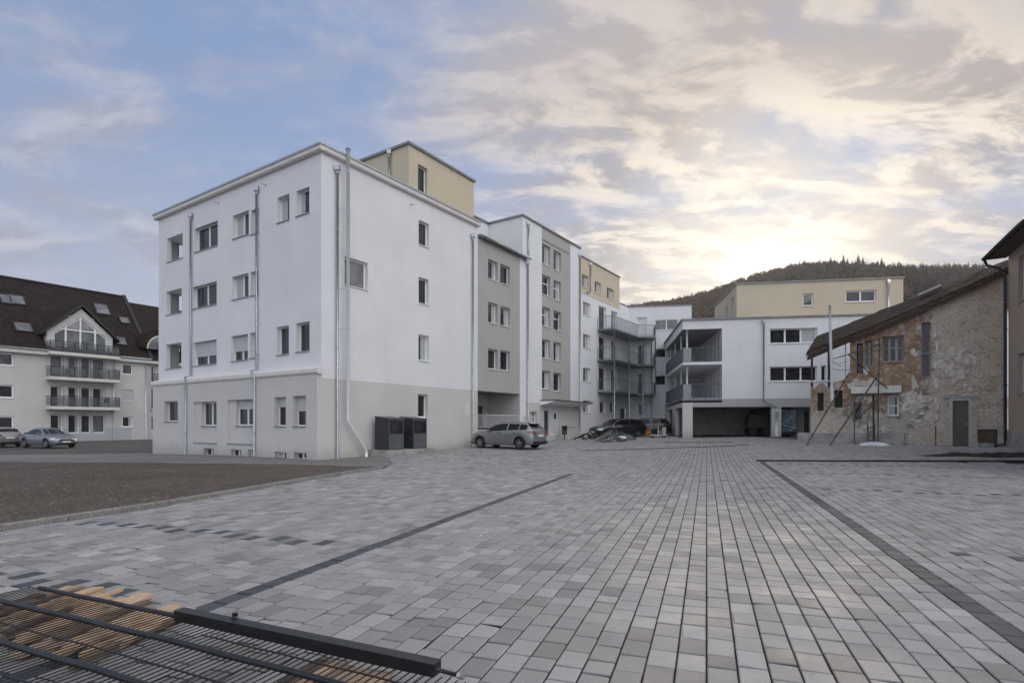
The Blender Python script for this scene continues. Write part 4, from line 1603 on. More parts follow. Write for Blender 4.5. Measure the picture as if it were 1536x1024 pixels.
# rough loose tiles on the verge
lt = MB()
for k in range(46):
    u_ = U0r + (uE - U0r) * k / 46
    a = rp(u_, -.42 + rn.uniform(-.06, .06), .01 + rn.uniform(-.02, .05) - .10 * math.sin(math.pi * (u_ - U0r) / (uE - U0r)))
    lt.box(a, OF.d * .19, D * .4 + V(0, 0, .4 * GR), (0, 0, .03), 'old_tiles')
lt.build("verge_tiles", ro_)
sk = MB()
c = rp(OF.u(1420), 1.5, .06)
c = rp(2.35, 2.0, .05)
sv = D * 1.0 + V(0, 0, GR)
sk.box(c, OF.d * 1.0 - V(0, 0, sl), sv, V(0, 0, .16), 'dark_metal')
so = sk.build("skylight", ro_)
# ragged left part: low rough wall with two openings, posts carrying the eave
uR = OF.u(1216)
zr = OF.z(1245, 577)
for x0, x1, yt, yb in ((1226, 1235.6, 589, 616), (1251.5, 1264, 585, 611)):
    r = OF.rect(x0, x1, yt, yb)
    hol.append((*r, .35, 'old_brick'))
h = list(hol)
hol.clear()
rtop = lambda u: zr + .18 * math.sin(u * 9) + (.35 if u < oL + .45 else 0)
us_ = [oL + (uR - oL) * i / 9 for i in range(10)]
wall(oh, OF, oL, uR, -.2, zr - .3, h, 'old_brick', name="ruined_wall", usplit=us_, top=rtop)
IR = OF.off(-.36)
m_ = MB()
for i in range(9):
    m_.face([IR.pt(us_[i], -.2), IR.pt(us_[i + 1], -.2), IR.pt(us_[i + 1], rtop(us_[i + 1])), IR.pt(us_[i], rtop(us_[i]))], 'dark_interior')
    m_.face([OF.pt(us_[i], rtop(us_[i])), OF.pt(us_[i + 1], rtop(us_[i + 1])), IR.pt(us_[i + 1], rtop(us_[i + 1])), IR.pt(us_[i], rtop(us_[i]))], 'old_brick')
m_.face([OF.pt(uR, -.2), OF.pt(uR, rtop(uR)), IR.pt(uR, rtop(uR)), IR.pt(uR, -.2)], 'old_brick')
m_.build("ruined_wall_back", oh)
sm = MB()
u_ = OF.u(1232)
sm.box(OF.pt(OF.u(1246), zr + .18, .1), OF.d * (uR - OF.u(1246) + .05), -OF.n * .5, (0, 0, .07), 'pale_plastic')
sm.build("wall_cap_sheet", oh)
for x, w_ in ((1219, .11), (1246, .16), (1269, .06)):
    p = MB()
    u_ = OF.u(x)
    zt_ = otop(u_) - .1
    q = OF.pt(u_, rtop(u_) - .05, -.12)
    p.box(q, OF.d * w_, D * w_, (0, 0, zt_ - q.z), 'old_wood' if x != 1269 else 'galvanised')
    p.build("post", oh)
# concrete ledge over the lower windows, base plinth
cl = MB()
r = OF.rect(1277, 1352, 578, 588.5, at=1)
OF.box(cl, r[0], r[1], r[2], r[3], .004, .28, 'trim_plaster')
cl.build("ledge", oh)
bp = MB()
OF.box(bp, OF.u(1356), OF.u(1197), .1, 1.08, .004, .2, 'concrete')
bp.build("plinth", oh)

# ================================================================== rendered house at the right edge
Q = Vector((.8855 * 26, 26, 0))
QR = Plane(Q, (-.473, -.881), (-.881, .473))
ph = thing("rendered_house", "pinkish rendered house with dark eaves and a black downpipe at the right edge", "house", (Q.x, Q.y, .5))
for x0, x1, yt, yb in ((1529, 1566, 386, 454), (1529, 1566, 531, 590)):
    r = QR.rect(x0, x1, yt, yb)
    hol.append((*r, .16, 'pink_render'))
    wins.append((QR, r, .16, dict(split=2, sill='concrete', fw=.09, pane='glass_sky')))
h = flush(ph)
wall(ph, QR, 0, 12, -.2, 9.6, h, lambda u, z: 'concrete' if z < 1.15 else 'pink_render', zsplit=(1.15,))
wall(ph, Plane(QR.pt(0, 0), -QR.n, -QR.d), 0, 8, -.2, 9.6, [], 'pink_render')
for x0, x1, yt, yb in ((1529, 1566, 386, 454), (1529, 1566, 531, 590)):
    tm = MB()
    r = QR.rect(x0, x1, yt, yb)
    for a in ((r[0] - .16, r[0], r[2] - .16, r[3] + .16), (r[1], r[1] + .16, r[2] - .16, r[3] + .16), (r[0], r[1], r[3], r[3] + .16)):
        QR.box(tm, *a, .003, .03, 'concrete')
    tm.build("window_surround", ph)
rr_ = MB()
ez = 9.45
a, b, c_, d_ = QR.pt(-.35, ez, .75), QR.pt(12, ez, .75), QR.pt(12, ez + 5.2, -4.5), QR.pt(-.35, ez + 5.2, -4.5)
rr_.face([a, b, c_, d_], 'old_tiles')
dn = V(0, 0, -.14)
rr_.face([a + dn, b + dn, c_ + dn, d_ + dn][::-1], 'old_wood')
rr_.face([a, d_, d_ + dn, a + dn], 'dark_metal')
rr_.face([a, b, b + dn, a + dn], 'dark_metal')
rr_.build("roof", ph)
so = MB()
so.box(QR.pt(-.3, ez - .12, .004), QR.d * 12, QR.n * .7, (0, 0, .06), 'old_wood')
so.build("soffit", ph)
gt = MB()
gt.tube([QR.pt(-.38, ez - .05, .82), QR.pt(12, ez - .05, .82)], .09, 'dark_metal', 10)
gt.build("gutter", ph)
dp = [QR.pt(-.25, ez - .1, .82), QR.pt(-.2, ez - .4, .74), QR.pt(-.05, ez - .62, .3), QR.pt(.02, ez - .9, .12), QR.pt(.02, .9, .12), QR.pt(.02, .62, .13), QR.pt(-.1, .54, .5)]
downpipe(ph, dp, .065, mat='dark_metal', hopper=False, pl=QR)

# ================================================================== ground
PD = Vector((.328, .945, 0)).normalized()       # paving rows run this way
PW = Vector((.945, -.328, 0)).normalized()


def drape(name, inside, mat, dz, step, x0, x1, y0, y1, kind='structure', label=None, fade=None):
    xs = np.arange(x0, x1 + 1e-6, step)
    ys = np.arange(y0, y1 + 1e-6, step)
    mb = MB()
    for i in range(len(xs) - 1):
        for j in range(len(ys) - 1):
            if inside is None or inside((xs[i] + xs[i + 1]) / 2, (ys[j] + ys[j + 1]) / 2):
                q = [(xs[i], ys[j]), (xs[i + 1], ys[j]), (xs[i + 1], ys[j + 1]), (xs[i], ys[j + 1])]
                mb.face([V(a, b, G(a, b) + dz) for a, b in q], mat, True)
    o = mb.build(name)
    tag(o, label, None, None, kind)
    return o


def inpoly(poly):
    def f(x, y):
        c = False
        for (x0, y0), (x1, y1) in zip(poly, poly[1:] + poly[:1]):
            if (y0 > y) != (y1 > y) and x < (x1 - x0) * (y - y0) / (y1 - y0) + x0:
                c = not c
        return c
    return f


def sheet(name, poly, mat, dz, n=18, kind='structure', label=None):
    """a draped polygon: fan triangulated through bmesh and subdivided, so that its outline stays exact"""
    import bmesh
    bm = bmesh.new()
    bm.faces.new([bm.verts.new((x, y, 0)) for x, y in poly])
    bmesh.ops.triangulate(bm, faces=bm.faces[:])
    for _ in range(n):
        es = [e for e in bm.edges if e.calc_length() > 2.2]
        if not es:
            break
        bmesh.ops.subdivide_edges(bm, edges=es, cuts=1)
        bmesh.ops.triangulate(bm, faces=bm.faces[:])
    for v in bm.verts:
        v.co.z = G(v.co.x, v.co.y) + dz
    bmesh.ops.recalc_face_normals(bm, faces=bm.faces)
    for f in bm.faces:
        if f.normal.z < 0:
            f.normal_flip()
        f.smooth = True
    me = bpy.data.meshes.new(name)
    bm.to_mesh(me)
    bm.free()
    me.materials.append(MATS[mat])
    auto_uv(me)
    o = bpy.data.objects.new(name, me)
    COL.objects.link(o)
    return tag(o, label, None, None, kind)


# far ground to the horizon with the finely shaped yard in the middle
gm_ = MB()
xs = [-1280, -600, -200, -100] + list(np.arange(-60, 60.1, 2.0)) + [100, 200, 600, 1280]
ys = [-1280, -300, -60] + list(np.arange(-20, 90.1, 2.0)) + [150, 400, 800, 1280]
for i in range(len(xs) - 1):
    for j in range(len(ys) - 1):
        q = [(xs[i], ys[j]), (xs[i + 1], ys[j]), (xs[i + 1], ys[j + 1]), (xs[i], ys[j + 1])]
        gm_.face([V(a, b, G(a, b) - .03) for a, b in q], 'asphalt', True)
tag(gm_.build("ground"), None, None, None, 'structure')

kerb_line = [(-14.2, -9), (-9.6, 1.0), (-7.5, 8.2), (-6.65, 10.8), (-5.75, 15.2), (-5.05, 18.0), (-4.5, 19.4)]
pave_poly = [(-10.2, -9)] + [(x + .06, y) for x, y in kerb_line[1:]] + [(-4.6, 21.5), (-5.5, 25.2), (-5.7, 27.5), (-1.3, 33.9), (5.4, 44.0), (10.7, 51.6), (13.6, 51.2), (12.2, 40.2), (17.0, 39.4), (17.6, 33.6), (18.2, 30.6), (20.6, 28.6), (23.4, 26.5), (23, 16), (14, 1), (10, -9)]
pin = inpoly(pave_poly)
sheet("paving_bed", pave_poly, 'jointing_sand', -.014)
gravel_poly = [(-60, -9), (-14.4, -9)] + [(x - .08, y) for x, y in kerb_line[1:]] + [(-5.2, 20.2), (-8.5, 21.4), (-14, 22.3), (-22, 23.2), (-40, 24.5), (-60, 25)]
gv = sheet("gravel", gravel_poly, 'gravel', .03)
# loose pebbles over the part of the bed nearest the kerb, in the same mesh
gin = inpoly(gravel_poly)
import bmesh
bm = bmesh.new()
bm.from_mesh(gv.data)
rg = random.Random(8)
uvl = bm.loops.layers.uv.active
for k in range(7500):
    y = 7.0 + 15.0 * rg.random() ** 1.3
    x = -5 - rg.random() * (3 + y * .72)
    if not gin(x, y):
        continue
    r_ = .010 + .022 * rg.random() ** 2.5
    z = G(x, y) + .03
    a0 = rg.uniform(0, 6)
    vs = [bm.verts.new((x + r_ * q * math.cos(a0 + i * 1.26), y + r_ * q * math.sin(a0 + i * 1.26), z - .004)) for i, q in enumerate([rg.uniform(.7, 1.2) for _ in range(5)])]
    tp = bm.verts.new((x + rg.uniform(-.3, .3) * r_, y + rg.uniform(-.3, .3) * r_, z + r_ * rg.uniform(.5, .9)))
    for i in range(5):
        f = bm.faces.new((vs[i], vs[(i + 1) % 5], tp))
        f.material_index = 1 + k % 3
bm.to_mesh(gv.data)
bm.free()
for nm_ in ("pebble_grey", "pebble_brown", "pebble_dark"):
    gv.data.materials.append(MATS[nm_])
tag(gv, "dark brown gravel bed inside the kerb", None, None, 'stuff')
path_poly = [(-60, 25.4), (-40, 24.9), (-22, 23.5), (-14, 22.6), (-8.5, 21.7), (-5.0, 20.5), (-4.65, 19.75), (-4.66, 21.5), (-5.56, 25.2), (-5.75, 27.3), (-8.0, 23.8), (-9.0, 24.2), (-13.5, 27.3), (-19, 31.0), (-22.0, 33.6), (-34, 28.4), (-60, 29)]
sheet("path", path_poly, 'path_asphalt', -.002)

# kerb stones
kb = MB()


def resample(line, L):
    out, acc = [Vector((*line[0], 0))], 0
    for a, b in zip(line, line[1:]):
        a, b = Vector((*a, 0)), Vector((*b, 0))
        n = max(1, round((b - a).length / L))
        for k in range(1, n + 1):
            out.append(a.lerp(b, k / n))
    return out


kp = resample(kerb_line + [(-5.6, 20.6), (-8.5, 21.55), (-14, 22.45)], 1.0)
for a, b in zip(kp, kp[1:]):
    d_ = (b - a)
    s_ = d_.cross(V(0, 0, 1)).normalized() * .14
    e_ = d_.normalized() * .005
    za, zb = G(a.x, a.y), G(b.x, b.y)
    back = a.y > 19.5
    h_ = .035 if back else .085
    kb.box(V(a.x, a.y, za - .1) + e_ - s_ / 2, d_ - 2 * e_ + V(0, 0, zb - za), s_, (0, 0, .1 + h_), 'kerb_stone')
ground_mat("kerb_stone", (.24, .235, .225), (.33, .32, .305), (.19, .185, .175), 1.2, .4, 70)
tag(kb.build("kerb", bevel=.015), "long grey concrete kerb between the gravel and the paving", None, None, 'structure')

# paving stones, every stone a bevelled block with its own tone
verts, faces, tone = [], [], []
ROW = .186
DARK_L, DARK_R = -22, 11                     # row numbers of the two dark lines
prs = random.Random(21)


def stone_tone(k, s, w):
    q = prs.random()
    if q < .16:
        v = prs.uniform(.22, .265)
    elif q < .34:
        v = prs.uniform(.37, .43)
    else:
        v = prs.uniform(.30, .355)
    if w < -4.2 and prs.random() < .4:
        v *= prs.uniform(.8, 1.25)
    t_ = prs.uniform(.0, .009)
    return (v + t_, v + .001, v - t_ * .9)


dash_rows = [(-9.3, -4.4, 6.2, 2), (-9.3, -5.0, 3.75, 2), (2.45, 9.5, 8.15, 3), (2.45, 13, 15.1, 2), (2.45, 14, 20.0, 2), (2.45, 14, 24.3, 2)]
for k in range(-80, 98):
    w = k * ROW
    s = -10 + prs.uniform(0, .3)
    dark_row = k in (DARK_L, DARK_R)
    off = prs.uniform(-.0012, .0012)
    while s < 54:
        L = prs.choice((.2, .26, .27, .27, .28, .28, .3)) if not dark_row else .27
        sm_, wm = s + L / 2, w + ROW / 2
        x, y = PD.x * sm_ + PW.x * wm, PD.y * sm_ + PW.y * wm
        if y < .6 or abs(x) > y * 1.05 + 2.5 or not pin(x, y):
            s += L
            continue
        if dark_row and (2 < sm_ < (17.3 if k == DARK_L else 25.2)):
            b_ = prs.uniform(.035, .06)
            col = (b_ * .92, b_ * 1.1, b_ * 1.42)
        else:
            col = stone_tone(k, sm_, wm)
            for w0, w1, sd, mod in dash_rows:
                if w0 < wm < w1 and abs(sm_ - sd) < L / 2 and k % mod == 0:
                    b_ = prs.uniform(.035, .06)
                    col = (b_ * .92, b_ * 1.1, b_ * 1.42)
        gap_w, gap_s, bv, zt = .0056, .0088, .0065, prs.uniform(-.0025, .0025)
        i0 = len(verts)
        tx, ty = prs.uniform(-.006, .006), prs.uniform(-.006, .006)
        yaw = prs.uniform(-.008, .008)
        chip = prs.randrange(4) if prs.random() < .12 else -1
        cs = prs.uniform(.008, .022)
        for (da, db, dz) in ((0, 0, -.012), (1, 0, -.012), (1, 1, -.012), (0, 1, -.012), (0, 0, -.005), (1, 0, -.005), (1, 1, -.005), (0, 1, -.005), (0, 0, 0), (1, 0, 0), (1, 1, 0), (0, 1, 0)):
            ins = bv if dz == 0 else 0
            ss = s + (gap_s + ins if da == 0 else L - gap_s - ins)
            wv = w + off + (gap_w + ins if db == 0 else ROW - gap_w - ins)
            if dz > -.008 and 2 * db + da == chip:
                ss += cs * (1 if da == 0 else -1)
                wv += cs * .8 * (1 if db == 0 else -1)
            ss, wv = ss - yaw * (wv - wm), wv + yaw * (ss - sm_)
            px_, py_ = PD.x * ss + PW.x * wv, PD.y * ss + PW.y * wv
            verts.append((px_, py_, G(px_, py_) + dz + zt + (da - .5) * tx * .5 + (db - .5) * ty * .5))
        for a, b in ((0, 1), (1, 2), (2, 3), (3, 0)):
            faces.append((i0 + a, i0 + 4 + a, i0 + 4 + b, i0 + b))
            faces.append((i0 + 4 + a, i0 + 8 + a, i0 + 8 + b, i0 + 4 + b))
        faces.append((i0 + 8, i0 + 11, i0 + 10, i0 + 9))
        tone.append(col)
        s += L
me = bpy.data.meshes.new("paving_stones")
me.from_pydata(verts, [], faces)
# make tops face up
me.update()
if me.polygons[8].normal.z < 0:
    me.flip_normals()
at_ = me.attributes.new("stone", 'FLOAT_COLOR', 'POINT')
arr = np.repeat(np.array([(*c, 1.0) for c in tone], dtype=np.float32), 12, axis=0)
at_.data.foreach_set("color", arr.ravel())
me.materials.append(MATS['paving'])
po = bpy.data.objects.new("paving_stones", me)
COL.objects.link(po)
tag(po, "grey concrete paving stones in long rows across the yard", None, None, 'structure')
print("stones", len(tone))

# dark edging strip across the right side, soil strip behind it
es = MB()
line = resample([(10.05, 22.95), (14, 22.72), (20, 22.5), (30, 22.3)], 1.0)
for a, b in zip(line, line[1:]):
    d_ = b - a
    za, zb = G(a.x, a.y), G(b.x, b.y)
    es.box(V(a.x, a.y, za - .06), d_ + V(0, 0, zb - za), (0, .13, 0), (0, 0, .13), 'dark_metal')
tag(es.build("edging_strip"), "dark raised edging strip across the paving on the right", None, None, 'structure')
# rough soil left along the old house
sg = MB()
nx, ny = 60, 12
sr = random.Random(9)


def soil_h(i, j):
    u_, v_ = i / nx, j / ny
    e = min(1, 4 * v_) * min(1, 4 * (1 - v_)) * min(1, 6 * u_) * 1.0
    return e * (.07 + .07 * sr.random())


sgrid = []
for i in range(nx + 1):
    row = []
    for j in range(ny + 1):
        x = 17.6 + 9.4 * i / nx
        yc = 24.6 - .16 * (x - 17.6)
        wd = .25 + .75 * min(1, i / nx * 1.6)
        y = yc + wd * (j / ny - .5) * 1.6 + .1 * math.sin(x * 3)
        row.append(V(x, y, G(x, y) - .012 + soil_h(i, j)))
    sgrid.append(row)
for i in range(nx):
    for j in range(ny):
        sg.face([sgrid[i][j], sgrid[i + 1][j], sgrid[i + 1][j + 1], sgrid[i][j + 1]], 'soil', True)
tag(sg.build("soil"), "strip of dark dug soil along the old house", None, None, 'structure')

# thin seams in the yard surface near the cars
sm = MB()
for pts in ([(3.6, 29.0), (8, 30.2), (13.5, 32.0)], [(9.5, 35.2), (13.5, 34.2)]):
    for a, b in zip(pts, pts[1:]):
        a, b = V(*a, 0), V(*b, 0)
        n_ = 6
        for k in range(n_):
            p, q = a.lerp(b, k / n_), a.lerp(b, (k + 1) / n_)
            zp, zq = G(p.x, p.y), G(q.x, q.y)
            sm.box(V(p.x, p.y, zp - .02), q - p + V(0, 0, zq - zp), (-.02, .09, 0), (0, 0, .045), 'dark_metal')
tag(sm.build("edging_rail"), "thin dark rail laid flat across the far paving", None, None, 'structure')

# ================================================================== wooded hill
ridge = [(700, 497), (850, 480), (940, 470), (1000, 458), (1060, 444), (1110, 428), (1170, 414), (1200, 408), (1240, 404), (1290, 403), (1340, 405), (1400, 408), (1450, 411), (1536, 415), (1700, 424), (2000, 445), (2400, 470)]
rx = np.array([p[0] for p in ridge], float)
ry = np.array([p[1] for p in ridge], float)
RY = 640.0


def hillz(px, Y):
    zr_ = CZ + (HZ - np.interp(px, rx, ry)) / F * RY
    if Y <= RY:
        t_ = max(0.0, (Y - 170) / (RY - 170))
        return zr_ * (t_ ** .9) + 2.5 * math.sin(px * .021 + Y * .013) * t_
    return zr_ - (Y - RY) * .22


hm = MB()
pxs = list(range(700, 1801, 25))
Ys = list(range(150, 641, 35)) + [640, 700, 800, 1000]
for i in range(len(pxs) - 1):
    for j in range(len(Ys) - 1):
        q = [(pxs[i], Ys[j]), (pxs[i + 1], Ys[j]), (pxs[i + 1], Ys[j + 1]), (pxs[i], Ys[j + 1])]
        hm.face([V((a - CX) / F * b, b, hillz(a, b)) for a, b in q], 'hill_floor', True)
tag(hm.build("hill"), None, None, None, 'structure')


def conifer_mesh(mb_v, mb_f, mb_m, p, h, r, rd, mats=(1, 2), lv=12, nb0=8):
    """tapering trunk and ragged drooping whorls of needle fans"""
    k = len(mb_v)
    for a in range(4):
        mb_v.append((p[0] + .016 * h * math.cos(a * 1.57), p[1] + .016 * h * math.sin(a * 1.57), p[2]))
    mb_v.append((p[0], p[1], p[2] + h * .8))
    for a in range(4):
        mb_f.append((k + a, k + (a + 1) % 4, k + 4))
        mb_m.append(mats[0])
    for i in range(lv):
        t_ = i / lv
        z = p[2] + h * (.10 + .93 * t_)
        rr = r * (1 - t_) ** .8 * rd.uniform(.75, 1.2) + .32
        nb = nb0 if i < lv * .6 else nb0 - 2
        a0 = rd.random() * 6
        for b in range(nb):
            if rd.random() < .1:
                continue
            a = a0 + 2 * math.pi * b / nb + rd.uniform(-.2, .2)
            q = rr * rd.uniform(.7, 1.15)
            wd = .75 * q + .25
            k = len(mb_v)
            ca, sa = math.cos(a), math.sin(a)
            mb_v.append((p[0], p[1], z + .1 * h / lv))
            mb_v.append((p[0] + ca * q * .6 - sa * wd * .5, p[1] + sa * q * .6 + ca * wd * .5, z - .12 * q))
            mb_v.append((p[0] + ca * q, p[1] + sa * q, z - .55 * q))
            mb_v.append((p[0] + ca * q * .6 + sa * wd * .5, p[1] + sa * q * .6 - ca * wd * .5, z - .12 * q))
            mb_f.append((k, k + 1, k + 2, k + 3))
            mb_m.append(mats[1])


def broadleaf_mesh(mb_v, mb_f, mb_m, p, h, r, rd):
    k = len(mb_v)
    for a in range(4):
        mb_v.append((p[0] + .02 * h * math.cos(a * 1.57), p[1] + .02 * h * math.sin(a * 1.57), p[2]))
    mb_v.append((p[0], p[1], p[2] + h * .8))
    for a in range(4):
        mb_f.append((k + a, k + (a + 1) % 4, k + 4))
        mb_m.append(1)
    for i in range(56):
        th, ph_ = rd.uniform(0, 6.283), math.acos(rd.uniform(-.5, 1))
        q = rd.uniform(.55, 1.0)
        c = (p[0] + r * q * math.sin(ph_) * math.cos(th), p[1] + r * q * math.sin(ph_) * math.sin(th), p[2] + h * .6 + h * .40 * q * math.cos(ph_))
        s_ = r * rd.uniform(.09, .22)
        k = len(mb_v)
        a = rd.uniform(0, 3.1)
        tl = rd.uniform(-.9, .9)
        for (e, f_) in ((-1, -.5), (1, -.6), (.7, .6), (-.5, .7)):
            mb_v.append((c[0] + s_ * e * math.cos(a), c[1] + s_ * (e * math.sin(a) + f_ * tl), c[2] + s_ * f_ * 1.3))
        mb_f.append((k, k + 1, k + 2, k + 3))
        mb_m.append(0)


rd = random.Random(4)
wv_, wf_, wm_ = [], [], []
cnt = 0
while cnt < 5200:
    Y = RY * math.sqrt(rd.uniform(.16, 1.04))
    px = rd.uniform(880, 1720)
    pyb = HZ - (hillz(px, Y) + 8 - CZ) * F / Y
    if pyb > 500:
        continue
    cnt += 1
    p = ((px - CX) / F * Y, Y, hillz(px, Y) - .3)
    con = rd.random() < (.75 if px > 1330 else (.28 if px > 1180 else .05)) * (1 if Y > 480 else .9)
    if con:
        conifer_mesh(wv_, wf_, wm_, p, rd.uniform(9, 13), rd.uniform(1.9, 2.7), rd)
    else:
        broadleaf_mesh(wv_, wf_, wm_, p, rd.uniform(7, 10.5), rd.uniform(2.3, 3.8), rd)
me = bpy.data.meshes.new("far_wood")
me.from_pydata(wv_, [], wf_)
for k in ("twigs", "bark", "needles"):
    me.materials.append(MATS[k])
me.polygons.foreach_set("material_index", wm_)
wo = bpy.data.objects.new("far_wood", me)
COL.objects.link(wo)
tag(wo, "brown bare wood with dark conifers covering the hill", None, None, 'stuff')
# conifers one can tell apart on the crest
for k, (px, hh) in enumerate(((1191, 9), (1204, 12), (1226, 10), (1243, 14), (1249, 11), (1262, 17), (1268, 13), (1284, 18), (1291, 15), (1313, 13), (1319, 16), (1347, 11))):
    v_, f_, m_ = [], [], []
    conifer_mesh(v_, f_, m_, (0, 0, 0), hh, hh * .19, rd, (0, 1), 20, 13)
    p = ((px - CX) / F * RY, RY - 4, hillz(px, RY - 4))
    t_ = thing("conifer_tree", "tall dark conifer standing out on the crest of the wooded hill", "tree", p, "conifers along the crest of the hill")
    for nm, sel, mt in (("trunk", 0, "bark"), ("crown", 1, "needles")):
        me = bpy.data.meshes.new(nm)
        ff = [f for f, q in zip(f_, m_) if q == sel]
        us_ = sorted({i for f in ff for i in f})
        mp_ = {i: n for n, i in enumerate(us_)}
        me.from_pydata([v_[i] for i in us_], [], [tuple(mp_[i] for i in f) for f in ff])
        me.materials.append(MATS[mt])
        o = bpy.data.objects.new(nm, me)
        COL.objects.link(o)
        o.parent = t_
# ================================================================== cars
def car(name, label, loc, heading, paint, kind, group=None):
    """loft a car body along x (front = +x); heading = angle of the nose"""
    root = thing(name, label, "car", (0, 0, 0), group)
    I = np.interp
    if kind == 'hatch':
        L0, L1 = -2.13, 2.17
        xw = (-1.28, 1.33)
        topx = [-2.13, -2.10, -2.02, -1.86, -1.62, -1.2, -.3, .1, .45, 1.0, 1.4, 1.85, 2.08, 2.17]
        topz = [.72, .90, 1.02, 1.17, 1.35, 1.42, 1.455, 1.43, 1.33, 1.00, .93, .82, .69, .56]
        belx = [-2.13, -2.05, -1.9, -1.2, 0, .9, 1.4, 1.9, 2.17]
        belz = [.70, .96, 1.01, 1.00, .95, .91, .86, .74, .52]
        roof = (-1.62, .45)
        glass0, glass1 = 1.0, -2.0
        side = (-1.72, .78)
    elif kind == 'coupe':
        L0, L1 = -2.35, 2.35
        xw = (-1.38, 1.42)
        topx = [-2.35, -2.3, -2.1, -1.65, -1.0, -.4, -.1, .25, .95, 1.4, 2.0, 2.25, 2.35]
        topz = [.70, .92, .98, 1.05, 1.34, 1.42, 1.42, 1.34, .98, .92, .80, .68, .55]
        belx = [-2.35, -2.2, -1.6, 0, .95, 1.5, 2.0, 2.35]
        belz = [.68, .90, .96, .93, .89, .83, .72, .52]
        roof = (-1.0, .25)
        glass0, glass1 = .95, -1.65
        side = (-1.45, .72)
    else:
        L0, L1 = -2.3, 2.3
        xw = (-1.35, 1.4)
        topx = [-2.3, -2.22, -2.05, -1.75, -1.0, 0, .35, 1.05, 1.5, 2.0, 2.2, 2.3]
        topz = [.72, 1.0, 1.15, 1.38, 1.46, 1.46, 1.38, 1.0, .94, .82, .70, .56]
        belx = [-2.3, -2.1, -1.6, 0, .95, 1.5, 2.0, 2.3]
        belz = [.70, .96, 1.0, .95, .90, .84, .73, .54]
        roof = (-1.75, .35)
        glass0, glass1 = 1.05, -2.1
        side = (-1.85, .8)
    wx = [L0, L0 + .06, L0 + .3, L0 + .7, 1.5, L1 - .3, L1 - .1, L1]
    wm_ = [.60, .74, .85, .885, .885, .82, .70, .52]
    tx_ = [L0, L0 + .1, roof[0], roof[1], glass0, 1.5, L1 - .2, L1]
    tw = [.56, .66, .58, .575, .70, .76, .66, .46]
    RA = .37
    ZC = .315
    st = sorted(set([round(x, 3) for x in np.linspace(L0, L1, 34)] + [round(xc + RA * math.cos(a), 3) for xc in xw for a in np.linspace(0, math.pi, 13)]))
    secs = []
    for x in st:
        zl = I(x, [L0, L0 + .12, L0 + .5, L1 - .5, L1 - .1, L1], [.36, .24, .2, .2, .22, .34])
        for xc in xw:
            if abs(x - xc) < RA:
                zl = max(zl, ZC + math.sqrt(RA * RA - (x - xc) ** 2) - .0)
        w = I(x, wx, wm_)
        zb, zt = I(x, belx, belz), I(x, topx, topz)
        zt = max(zt, zb + .015)
        wt = I(x, tx_, tw)
        wb = w - .035
        wt = min(wt, wb - .01)
        zm = max(.55, zl + .02)
        zm = min(zm, zb - .02)
        half = [(w - .05, zl), (w - .012, zl + (zm - zl) * .35), (w, zm), (w - .008, (zm + zb) / 2), (wb, zb), (wt + (wb - wt) * .06, zb + (zt - zb) * .86), (wt - .05, zt), (wt * .5, zt + .018), (0, zt + .024)]
        secs.append((x, half))
    mb = MB()
    idx = []
    nh = len(secs[0][1])
    k = 0
    for x, hf in secs:
        ring = [(x, y, z) for y, z in hf] + [(x, -y, z) for y, z in hf[-2::-1]]
        mb.v.extend(ring)
        idx.append(k)
        k += len(ring)
    nr = 2 * nh - 1
    im = mb.mi(paint)
    ib = mb.mi('plastic_black')
    for a, b in zip(idx, idx[1:]):
        for q in range(nr - 1):
            mb.f.append((a + q, a + q + 1, b + q + 1, b + q))
            mb.m.append(im)
            mb.sm.append(True)
        mb.f.append((a + nr - 1, a, b, b + nr - 1))
        mb.m.append(ib)
        mb.sm.append(False)
    for a, rv in ((idx[0], 0), (idx[-1], 1)):
        f = tuple(a + q for q in range(nr))
        mb.f.append(f if rv else f[::-1])
        mb.m.append(im)
        mb.sm.append(False)
    mb.build("body", root)

    def hp(x, a, sgn=1, o=.0):
        """point on the body side between belt (a=0) and roof rail (a=1)"""
        hf = [np.interp(x, st, [s[1][4][0] for s in secs]), np.interp(x, st, [s[1][4][1] for s in secs]), np.interp(x, st, [s[1][5][0] for s in secs]), np.interp(x, st, [s[1][5][1] for s in secs])]
        y, z = hf[0] + (hf[2] - hf[0]) * a, hf[1] + (hf[3] - hf[1]) * a
        return V(x, sgn * (y + o), z + o * .25)
    for sgn in (1, -1):
        if kind == 'coupe':
            spans = [(side[0], side[1])]
        else:
            m0 = (roof[0] + roof[1]) / 2 + .1
            spans = [(m0 + .05, side[1]), (side[0] + .52, m0 - .05), (side[0], side[0] + .46)]
        for a, b in spans:
            g = MB()
            xs_ = np.linspace(a, b, 9)
            for x0, x1 in zip(xs_, xs_[1:]):
                g.face([hp(x0, .07, sgn, .006), hp(x1, .07, sgn, .006), hp(x1, .93, sgn, .006), hp(x0, .93, sgn, .006)], 'car_glass', True)
            g.build("window", root)
        # black sill strip, handle, mirror
        mrr = MB()
        c = hp(side[1] - .1, .12, sgn, .10)
        mrr.box(c - V(.06, .07, .05), (.11, 0, 0), (0, .16, 0), (0, 0, .11), paint)
        mrr.build("wing_mirror", root, bevel=.03)
        for xh in ((.0,) if kind == 'coupe' else (.0, -.95)):
            hd = MB()
            yb = np.interp(xh, st, [s[1][3][0] for s in secs])
            hd.box(V(xh - .1, sgn * (yb + .004) - .012, .83), (.2, 0, 0), (0, .028, 0), (0, 0, .03), 'plastic_black')
            hd.build("door_handle", root)
